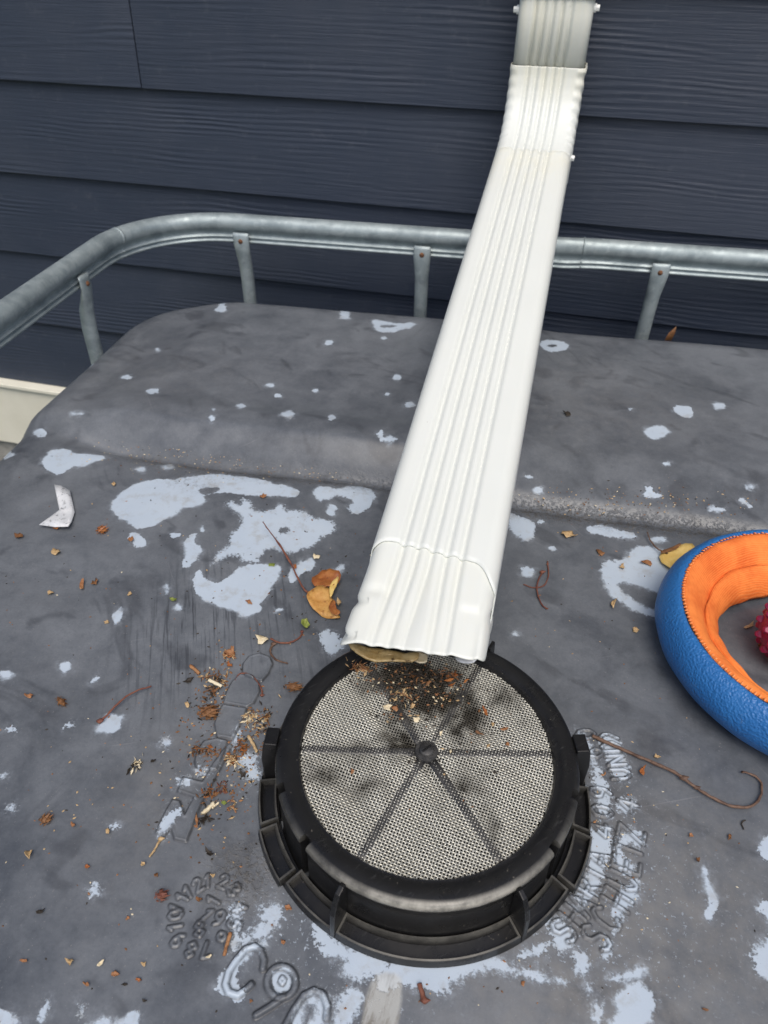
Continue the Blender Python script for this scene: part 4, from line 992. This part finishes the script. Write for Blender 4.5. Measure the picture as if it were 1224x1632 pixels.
# leaf stuck in the spout
zz = .012
mb, loc = blade([(552,1034),(600,1040),(640,1046),(668,1050),(666,1064),(625,1060),(590,1058),(562,1050)], .004, 0, 31, .012); tag(mb.build('wet_leaf', M['wet'], None, loc, solid=.0012), 'rotten yellow brown leaf hanging out of the spout end', 'leaf')
mb, loc = blade([(656,1042),(682,1043),(680,1062),(664,1062)], .0015, 0, 37, .013); tag(mb.build('husk_flake', M['pale'], None, loc, solid=.0008), 'pale squarish flake under the middle of the spout end', 'flake')
mb, loc = blade([(722,1047),(765,1050),(752,1060),(730,1057)], .0015, 0, 39, .008); tag(mb.build('paper_flake', M['scrap'], None, loc, solid=.0008), 'whitish scrap under the right end of the spout mouth', 'flake')

# twigs
twig('long_twig', C6([(663,175),(720,205),(790,235),(850,262),(930,300),(985,340),(1040,375),(1100,400),(1160,405),(1195,380),(1205,330),(1180,300),(1135,292)]), .0014, .0007, 'twig', 'long hooked brown twig lying right of the mesh lid', 'twig',
     [.001,.002,.002,.002,.003,.002,.002,.001,.001,.001,.001,.001,.002], None, [(.05, .0022), (.22, .0018), (.38, .0034), (.44, .0026), (.58, .0016), (.72, .0012), (.98, .0014)])
twig('curved_twig', C5([(318,128),(345,112),(365,90),(400,62),(440,38),(485,22)]), .0009, .0006, 'redtwig', 'thin red brown twig with seed head over an oval pale patch', 'twig', [.001,.002,.003,.004,.004,.003], None, [(.02, .0032), (.1, .0026), (.6, .0012)], 2)
twig('curved_twig', LF([(160,915),(210,945),(265,955),(330,945),(385,920),(415,880),(415,850)]), .0009, .0006, 'redtwig', 'bowed brown stalk between the pale husk and the green leaf bit', 'twig', None, None, [(.9, .0018), (.1, .0015)], 3)
twig('curved_twig', LF([(190,955),(155,1000),(160,1040),(195,1085),(250,1105),(300,1118)]), .0010, .0006, 'twig', 'dark hooked stalk curving below the pale husk', 'twig', None, None, [(.05, .003)], 4)
twig('curved_twig', C4([(520,705),(526,755),(508,785),(475,790),(445,778)]), .0007, .0005, 'redtwig', 'thin curl of brown stalk right of the spout, upper of two', 'twig', None, None, [(.15, .0014)], 5)
twig('curved_twig', C4([(505,738),(488,770),(485,800),(500,845),(520,857)]), .0008, .0006, 'redtwig', 'brown stalk with a bud right of the spout, lower of two', 'twig', [.001,.002,.001,.001,.001], None, [(.08, .003), (.97, .0014)], 6)
twig('curved_twig', GL([(672,252),(690,215),(730,205),(775,225),(810,265),(832,310),(835,345)]), .0007, .0006, 'redtwig', 'hair thin red stalk arching over the raised letters', 'twig', None, None, [(.98, .002)], 7)
twig('straight_twig', C5([(735,803),(728,830),(716,872)]), .0011, .0009, 'orange', 'straight orange brown stick below the date dial', 'twig', None, None, (), 8)
twig('straight_twig', GL([(752,595),(775,635),(803,688)]), .0012, .0010, 'tan', 'straight tan stick left of the lid beside a pale patch', 'twig', None, None, (), 9)
twig('straight_twig', GL([(400,168),(425,188),(450,212)]), .0014, .0012, 'orange', 'short thick orange stick above the raised letters', 'twig', None, None, (), 10)
twig('straight_twig', C6([(112,962),(120,990),(130,1020)]), .0011, .0016, 'redtwig', 'red brown stalk with blunt foot below the front of the lid', 'twig', None, None, [(.95, .003)], 11)
twig('thin_stem', GL([(150,1325),(180,1285),(205,1240),(220,1215)]), .0006, .0010, 'tan', 'thin straw stem at the lower tip of the raised arrow', 'twig', None, None, [(.95, .0025)], 12)
twig('thin_stem', C6([(1150,440),(1135,450),(1145,470)]), .0004, .0004, 'darkbit', 'tiny dark hook of stalk below the long twig', 'twig', None, None, (), 13)
# sticks lying on the letters
for x0, y0, x1, y1, mt, lb in ((510,265,590,305,'pale','thick straw chip on top of the brown shreds'), (475,1068,545,1000,'pale','pale split stick beside the stem of the raised arrow'), (530,1030,570,998,'pale','thin pale splinter next to the split stick')):
    a, b = GL([(x0, y0), (x1, y1)]); twig('wood_splinter', [a, ((a[0]+b[0])/2, (a[1]+b[1])/2), b], .0014 if 'thin' not in lb else .0008, .0012 if 'thin' not in lb else .0006, mt, lb, 'splinter', [.003]*3 if 'top' in lb else None, None, (), int(x0))
# seed heads, shreds
cone('seed_cone', *GL([(515, 458)])[0], .0048, 'brown', 'reddish brown seed cone left of the raised letters', 'seed cone', 40, 3, 1.35, .2)
cone('seed_cone', *C3([(328, 608)])[0], .0036, 'rust_leaf', 'rust red seed cone below the large pale patch on the left', 'seed cone', 30, 5, 1.2, .8)
cone('seed_cone', *GL([(1030, 298)])[0], .0034, 'brown', 'dark brown seed cone touching the rim left of the spout mouth', 'seed cone', 30, 6, 1.9, .3)
cone('seed_cone', *C5([(150, 440)])[0], .0030, 'brown', 'small dark seed cone far left below the middle', 'seed cone', 26, 7, 1.2, 1.)
cone('seed_cone', *C5([(198, 66)])[0], .0026, 'brown', 'long brown catkin piece left of the twig on the oval patch', 'seed cone', 26, 8, 2.2, -.5)
cone('seed_cone', *C5([(520, 683)])[0], .0030, 'redtwig', 'round red seed left of the date dial', 'seed', 24, 9, 1.1, .4)
for x, y, rx, ry, mats, lb, n_, f in ((540,245,9,9,('brown','tan','darkbit'),'heap of brown shreds above the seed cone',26,GL),(520,330,6,9,('brown','darkbit'),'dark mossy shreds under the straw chip',22,GL),(500,690,14,6,('brown','rust_leaf','brown','darkbit'),'band of rusty shreds lying across the raised letters',44,GL),
        (845,500,6,12,('brown','darkbit','tan'),'trail of brown shreds beside the lid rim',30,GL),(745,480,6,8,('tan','brown','pale'),'pale crumbly shreds at the edge of the raised letters',22,GL),(705,670,5,10,('brown','rust_leaf'),'brown shreds hanging toward the rim beside the letters',20,GL),
        (590,915,5,6,('brown','redtwig'),'small knot of red brown stalks below the letter D',14,GL),(500,950,5,8,('brown','rust_leaf','darkbit'),'rusty shreds on the arrow stem',18,GL),(650,745,7,6,('tan','brown','pale'),'straw crumbs left of the speckled pale patch',18,GL),(635,105,7,4,('orange','rust_leaf','tan'),'flat russet leaf shreds above the raised letters',18,GL),
        (70,770,4,7,('pale','darkbit'),'pale and dark shred cluster left of the letters',16,GL),(650,1040,4,6,('orange','tan'),'curled tan shred right of the split stick',8,GL),(490,1100,4,4,('darkbit',),'black crumb beside the arrow foot',10,GL)):
    clump('leaf_shreds', *f([(x, y)])[0], rx, ry, mats, lb, 'plant shreds', n_, int(x+y))
# single chips: place (photograph pixels), half sizes, turn, colour, label
CH = [
 ('leaf_chip',905,855,15,7,.2,'tan','curled tan leaf piece right of the spout near the grit','leaf bit',.004),
 ('leaf_chip',955,881,10,5,.5,'brown','dark brown chip between curled tan piece and pale patch','leaf bit',.002),
 ('leaf_chip',1031,899,12,5,.2,'orange','brown flake lying on the pale patch beside the yellow leaf','leaf bit',.002),
 ('leaf_chip',976,965,5,10,.3,'tan','small curled tan leaf below the pale patch by the ring','leaf bit',.004),
 ('leaf_chip',990,906,5,4,0,'tan','little tan crumb on the left rim of the pale patch by the ring','leaf bit',.002),
 ('leaf_chip',1013,1007,7,5,.4,'tan','knobbly tan crumb left of the blue ring','leaf bit',.002),
 ('leaf_chip',1022,1232,6,9,.5,'rust_leaf','reddish bud scale just below the long twig','leaf bit',.003),
 ('leaf_chip',1100,1333,5,5,0,'orange','orange crumb below the hook of the long twig','leaf bit',.002),
 ('leaf_chip',1162,1335,4,7,0,'brown','upright brown crumb at the far right below the twig hook','leaf bit',.002),
 ('leaf_chip',1111,1373,4,6,0,'brown','brown star shaped bit at the top of the curved pale streak','leaf bit',.003),
 ('leaf_chip',1046,1208,6,4,.5,'tan','small tan splinter above the long twig','leaf bit',.002),
 ('leaf_chip',833,1569,4,6,.2,'orange','orange chip below the right front of the lid','leaf bit',.001),
 ('leaf_chip',1124,1610,7,4,.2,'brown','brown chip at the bottom right corner','leaf bit',.001),
 ('leaf_chip',30,857,10,6,.1,'brown','brown husk at the left edge below the white scrap','leaf bit',.003),
 ('leaf_chip',91,882,10,7,-.3,'tan','tan leaf piece below the white scrap','leaf bit',.003),
 ('leaf_chip',182,774,6,4,0,'tan','tan crumb above the large pale patch','leaf bit',.002),
 ('leaf_chip',89,842,7,4,.2,'rust_leaf','rust coloured crumb under the foot of the white scrap','leaf bit',.002),
 ('leaf_chip',209,861,6,7,.6,'orange','orange bud scale on the small pale patch under the large one','leaf bit',.003),
 ('leaf_chip',152,931,9,6,-.4,'brown','brown ragged flake in the middle left','leaf bit',.003),
 ('leaf_chip',132,935,4,9,.2,'orange','narrow orange curl beside the brown ragged flake','leaf bit',.003),
 ('leaf_chip',81,947,7,4,-.3,'tan','tan chip below and left of the brown ragged flake','leaf bit',.002),
 ('leaf_chip',207,948,4,4,0,'tan','tan crumb right of the brown ragged flake','leaf bit',.001),
 ('leaf_chip',277,957,6,4,.1,'green','greenish chip left of the smooth curved pale patch','leaf bit',.002),
 ('leaf_chip',171,993,6,3,0,'tan','thin tan chip beside the small round pale spot','leaf bit',.001),
 ('leaf_chip',419,792,6,4,0,'orange','orange flake lying on the long arm of the pale patch','leaf bit',.002),
 ('leaf_chip',397,961,7,5,.2,'orange','orange flake on the tail of the curved pale patch','leaf bit',.002),
 ('leaf_chip',433,901,6,4.5,.1,'green','lime green chip on the dark strip beside the leaf stalk','leaf bit',.001),
 ('leaf_chip',488,998,8,10,.4,'green','green and yellow leaf scrap below the curled orange leaf','leaf bit',.005),
 ('seed_husk',419,1023,14,7,-.1,'pale','pale oblong seed husk left of the spout mouth','husk',.004),
 ('leaf_chip',505,889,6,5,.3,'pale','pale crumb beside the curled leaf by the spout','leaf bit',.002),
 ('leaf_chip',541,965,5,6,.5,'tan','tan curl between the curled leaf and the spout','leaf bit',.004),
 ('leaf_chip',471,905,4,5,.0,'rust_leaf','dark red berry like bud above the curled leaf','bud',.004),
 ('leaf_chip',367,1044,12,7,-.3,'orange','russet and tan leaf piece above the raised letters','leaf bit',.004),
 ('leaf_chip',366,1062,6,4,.1,'rust_leaf','small russet chip under the russet and tan leaf piece','leaf bit',.002),
 ('leaf_chip',301,1086,10,5,-.5,'darkbit','dark narrow chip left of the heap of shreds','leaf bit',.002),
 ('leaf_chip',47,1111,8,4,.2,'orange','orange bean shaped bit at the upper left of the lower half','leaf bit',.002),
 ('leaf_chip',299,1125,5,5,.3,'tan','tan bud scale left of the seed cone','leaf bit',.003),
 ('leaf_chip',243,1214,6,3,-.4,'darkbit','dark shred right of the pale and dark cluster','leaf bit',.001),
 ('leaf_chip',118,1318,4,6,0,'orange','orange chip right of the small dark seed cone','leaf bit',.002),
 ('leaf_chip',173,1328,4,6,.4,'tan','tan chip further right of the small dark seed cone','leaf bit',.002),
 ('leaf_chip',48,1364,7,11,.5,'tan','curled tan sepal at the left edge of the lower half','leaf bit',.005),
 ('leaf_chip',140,1383,5,4,0,'rust_leaf','rust red crumb in the lower left','leaf bit',.002),
 ('leaf_chip',66,1454,8,4,-.5,'darkbit','black narrow chip at the lower left','leaf bit',.002),
 ('leaf_chip',114,1534,8,7,.2,'tan','broad tan bud scale at the bottom left','leaf bit',.004),
 ('leaf_chip',162,1537,10,4,-.7,'pale','pale pointed splinter at the bottom left','leaf bit',.002),
 ('leaf_chip',185,1554,7,6,.2,'orange','ragged orange chip right of the pale pointed splinter','leaf bit',.003),
 ('leaf_chip',230,1538,5,5,.1,'tan','round tan chip right of the ragged orange chip','leaf bit',.002),
 ('leaf_chip',221,1563,6,4,0,'rust_leaf','dark orange crumb below the round tan chip','leaf bit',.002),
 ('leaf_chip',40,1533,8,4,0,'orange','flat orange chip at the far bottom left','leaf bit',.001),
 ('leaf_chip',139,1570,6,5,.1,'orange','orange chip below the pale pointed splinter','leaf bit',.002),
 ('leaf_chip',199,1570,5,3,.0,'darkbit','small black chip below the ragged orange chip','leaf bit',.001),
 ('leaf_chip',231,1596,5,4,.4,'darkbit','black crumb lowest at the bottom left','leaf bit',.001),
 ('leaf_chip',333,1525,7,3,-.4,'pale','pale rice like chip below the date dial','leaf bit',.001),
 ('leaf_chip',460,1448,7,6,.2,'orange','bright orange three pointed chip left of the front of the lid','leaf bit',.002),
 ('leaf_chip',452,1504,5,6,.5,'orange','orange chip on the rough pale patch left of the lid front','leaf bit',.002),
 ('leaf_chip',401,1597,5,5,.3,'orange','orange bud scale between the raised C and o','leaf bit',.002),
 ('leaf_chip',319,1436,6,4.5,.1,'brown','brown seed inside the date dial','seed',.004),
 ('leaf_chip',340,1399,5,4,.3,'tan','tan seed on the top of the date dial','seed',.003),
 ('leaf_chip',335,1364,8,7,.2,'darkbit','black fuzzy crumb above the date dial','leaf bit',.004),
 ('leaf_chip',315,1316,4,13,.4,'orange','long curled orange sepal at the arrow foot','leaf bit',.006),
 ('leaf_chip',250,1396,4,5,.0,'brown','brown seed left of the top of the date dial','seed',.002),
 ('leaf_chip',229,1380,4,5,.2,'tan','tan seed up and left of the date dial','seed',.002),
 ('leaf_chip',204,1464,3,6,.2,'orange','thin orange chip left of the date dial','leaf bit',.001),
 ('leaf_chip',388,1238,6,5,.2,'darkbit','black seed right of the arrow stem','seed',.003),
 ('leaf_chip',358,1281,5,4,.1,'green','yellow green flake at the end of the split stick','leaf bit',.001),
 ('leaf_chip',1192,1000,11,4,-.4,'tan','tan leaf sliver inside the hole of the foam ring','leaf bit',.002),
 ('leaf_chip',1210,1030,6,5,.8,'brown','brown chip under the ball inside the foam ring','leaf bit',.002),
 ('leaf_chip',904,661,9,5,.1,'darkbit','dark flake on the rear of the tank right of the spout','leaf bit',.002),
]
for nm, x, y, a, b, rot, mt, lb, ct_, lf in CH: chip(nm, x, y, a, b, rot, mt, lb, ct_, lf)
# bits on the strainer
for x, y, a, b, rot, mt, lb in ((616,1129,11,6,.2,'pale','pale leaf flake on the mesh left of the spoke'), (630,1131,7,6,.5,'orange','orange flake touching the pale flake on the mesh'), (657,1128,5,6,.3,'tan','small tan flake on the dark spoke'), (664,1148,7,5,.1,'pale','pale crumb on the mesh above the hub'),
        (803,1164,10,4,0,'orange','flat orange sliver on the right of the mesh'), (774,1138,4,11,-.5,'rust_leaf','red brown curl on the mesh upper right'), (785,1156,3,6,-.4,'tan','tan tip under the red brown curl on the mesh'), (809,1188,5,4,.6,'orange','orange crumb on the mesh above the right spoke'),
        (562,1232,4,6,.2,'orange','orange crumb on the left of the mesh below the spoke'), (702,1172,3,5,.5,'pale','pale speck just above right of the hub'), (765,1170,8,3,.4,'brown','dark shred between the right spokes of the mesh'), (560,1054,9,7,.3,'tan','tan ragged leaf bit below the left corner of the spout mouth')):
    chip('leaf_chip', x, y, a, b, rot, mt, lb, 'leaf bit', .0015, float(mesh_z(*lidpt(x, y)))+.0006)
clump('leaf_shreds', 715, 1080, 9, 7, ('brown', 'darkbit', 'rust_leaf', 'darkbit'), 'dark rusty shreds on the mesh under the right half of the spout', 'plant shreds', 40, 71, .0002)
clump('leaf_shreds', 640, 1112, 9, 5, ('brown', 'darkbit', 'tan'), 'dark wet shreds along the upper left spoke', 'plant shreds', 20, 72, .0002)
clump('leaf_shreds', 668, 1082, 14, 7, ('darkbit', 'darkbit', 'darkbit', 'brown'), 'black sludge of leaf shreds below the middle of the spout mouth', 'plant shreds', 44, 73, .0002)
clump('leaf_shreds', 575, 1066, 7, 5, ('brown', 'orange', 'tan'), 'brown shreds on the rim below the left of the spout mouth', 'plant shreds', 24, 74, .0006)

# crumbs too small to count
rg = random.Random(12); mb = MB(); mats = ['tan', 'brown', 'darkbit', 'orange', 'pale']
def crumb(p, s, mi):
    a = rg.uniform(0, 6.28); u = np.array([math.cos(a), math.sin(a), 0])*s*rg.uniform(.7, 1.6); v = np.array([-math.sin(a), math.cos(a), 0])*s*.7; w_ = np.array([0, 0, s*.6])
    p = np.asarray(p)+np.array([0, 0, s*.15+H]); mb.add([p-u, p+v, p+u, p-v, p+w_, p-w_*.2], [(0, 4, 1), (1, 4, 2), (2, 4, 3), (3, 4, 0), (0, 1, 5), (1, 2, 5), (2, 3, 5), (3, 0, 5)], mi)
def scatter(px, py, sx_, sy2, n, smin, smax, wts=(3, 4, 3, 2, 1)):
    for _ in range(n):
        x, y = rg.gauss(px, sx_), rg.gauss(py, sy2)
        if not (-30 < x < 1260 and 690 < y < 1660): continue
        p = on_tank(x, y)
        if math.hypot(p[0], p[1]) < .104: continue
        crumb(p, rg.uniform(smin, smax), rg.choices(range(5), wts)[0])
scatter(360, 1170, 40, 75, 420, .0003, .0012, (2, 6, 4, 1, 1)); scatter(345, 1110, 22, 26, 90, .0004, .0015, (2, 6, 3, 1, 1)); scatter(400, 1180, 20, 40, 90, .0004, .0014, (2, 5, 4, 1, 1)); scatter(330, 1290, 40, 50, 60, .0004, .0011)
scatter(200, 1300, 150, 170, 120, .0004, .0010); scatter(300, 850, 170, 90, 110, .0004, .0011, (2, 4, 6, 1, 1)); scatter(480, 930, 50, 60, 60, .0004, .0012, (2, 4, 6, 1, 1))
scatter(940, 950, 90, 90, 60, .0004, .0010); scatter(1000, 1350, 110, 110, 90, .0003, .0009, (3, 3, 2, 2, 3)); scatter(320, 730, 90, 14, 200, .0004, .0011, (6, 3, 2, 0, 4)); scatter(210, 700, 60, 12, 60, .0004, .0010, (6, 3, 2, 0, 4))
scatter(520, 750, 60, 10, 60, .0004, .0010, (6, 3, 2, 0, 4)); scatter(1010, 800, 100, 14, 240, .0004, .0012, (5, 5, 4, 0, 2)); scatter(700, 1570, 120, 30, 20, .0004, .0009); scatter(960, 1260, 20, 60, 24, .0005, .0012, (4, 2, 1, 4, 2))
for px, py, s1, s2, n_ in ((655, 1078, 34, 16, 260), (700, 1100, 34, 26, 150), (640, 1125, 20, 14, 70), (580, 1070, 20, 12, 40), (720, 1180, 80, 60, 50)):
    for _ in range(n_):
        x, y = rg.gauss(px, s1), rg.gauss(py, s2); p = at_z(x, y, 0)
        if math.hypot(p[0], p[1]) > .073: continue
        p[2] = float(mesh_z(*lidpt(x, y)))+.0006; crumb(p, rg.uniform(.0004, .0012), rg.choices(range(5), (1, 4, 11, 1, 1))[0])
tag(mb.build('plant_crumbs', [M[q_] for q_ in mats], smooth=False), kind='stuff')
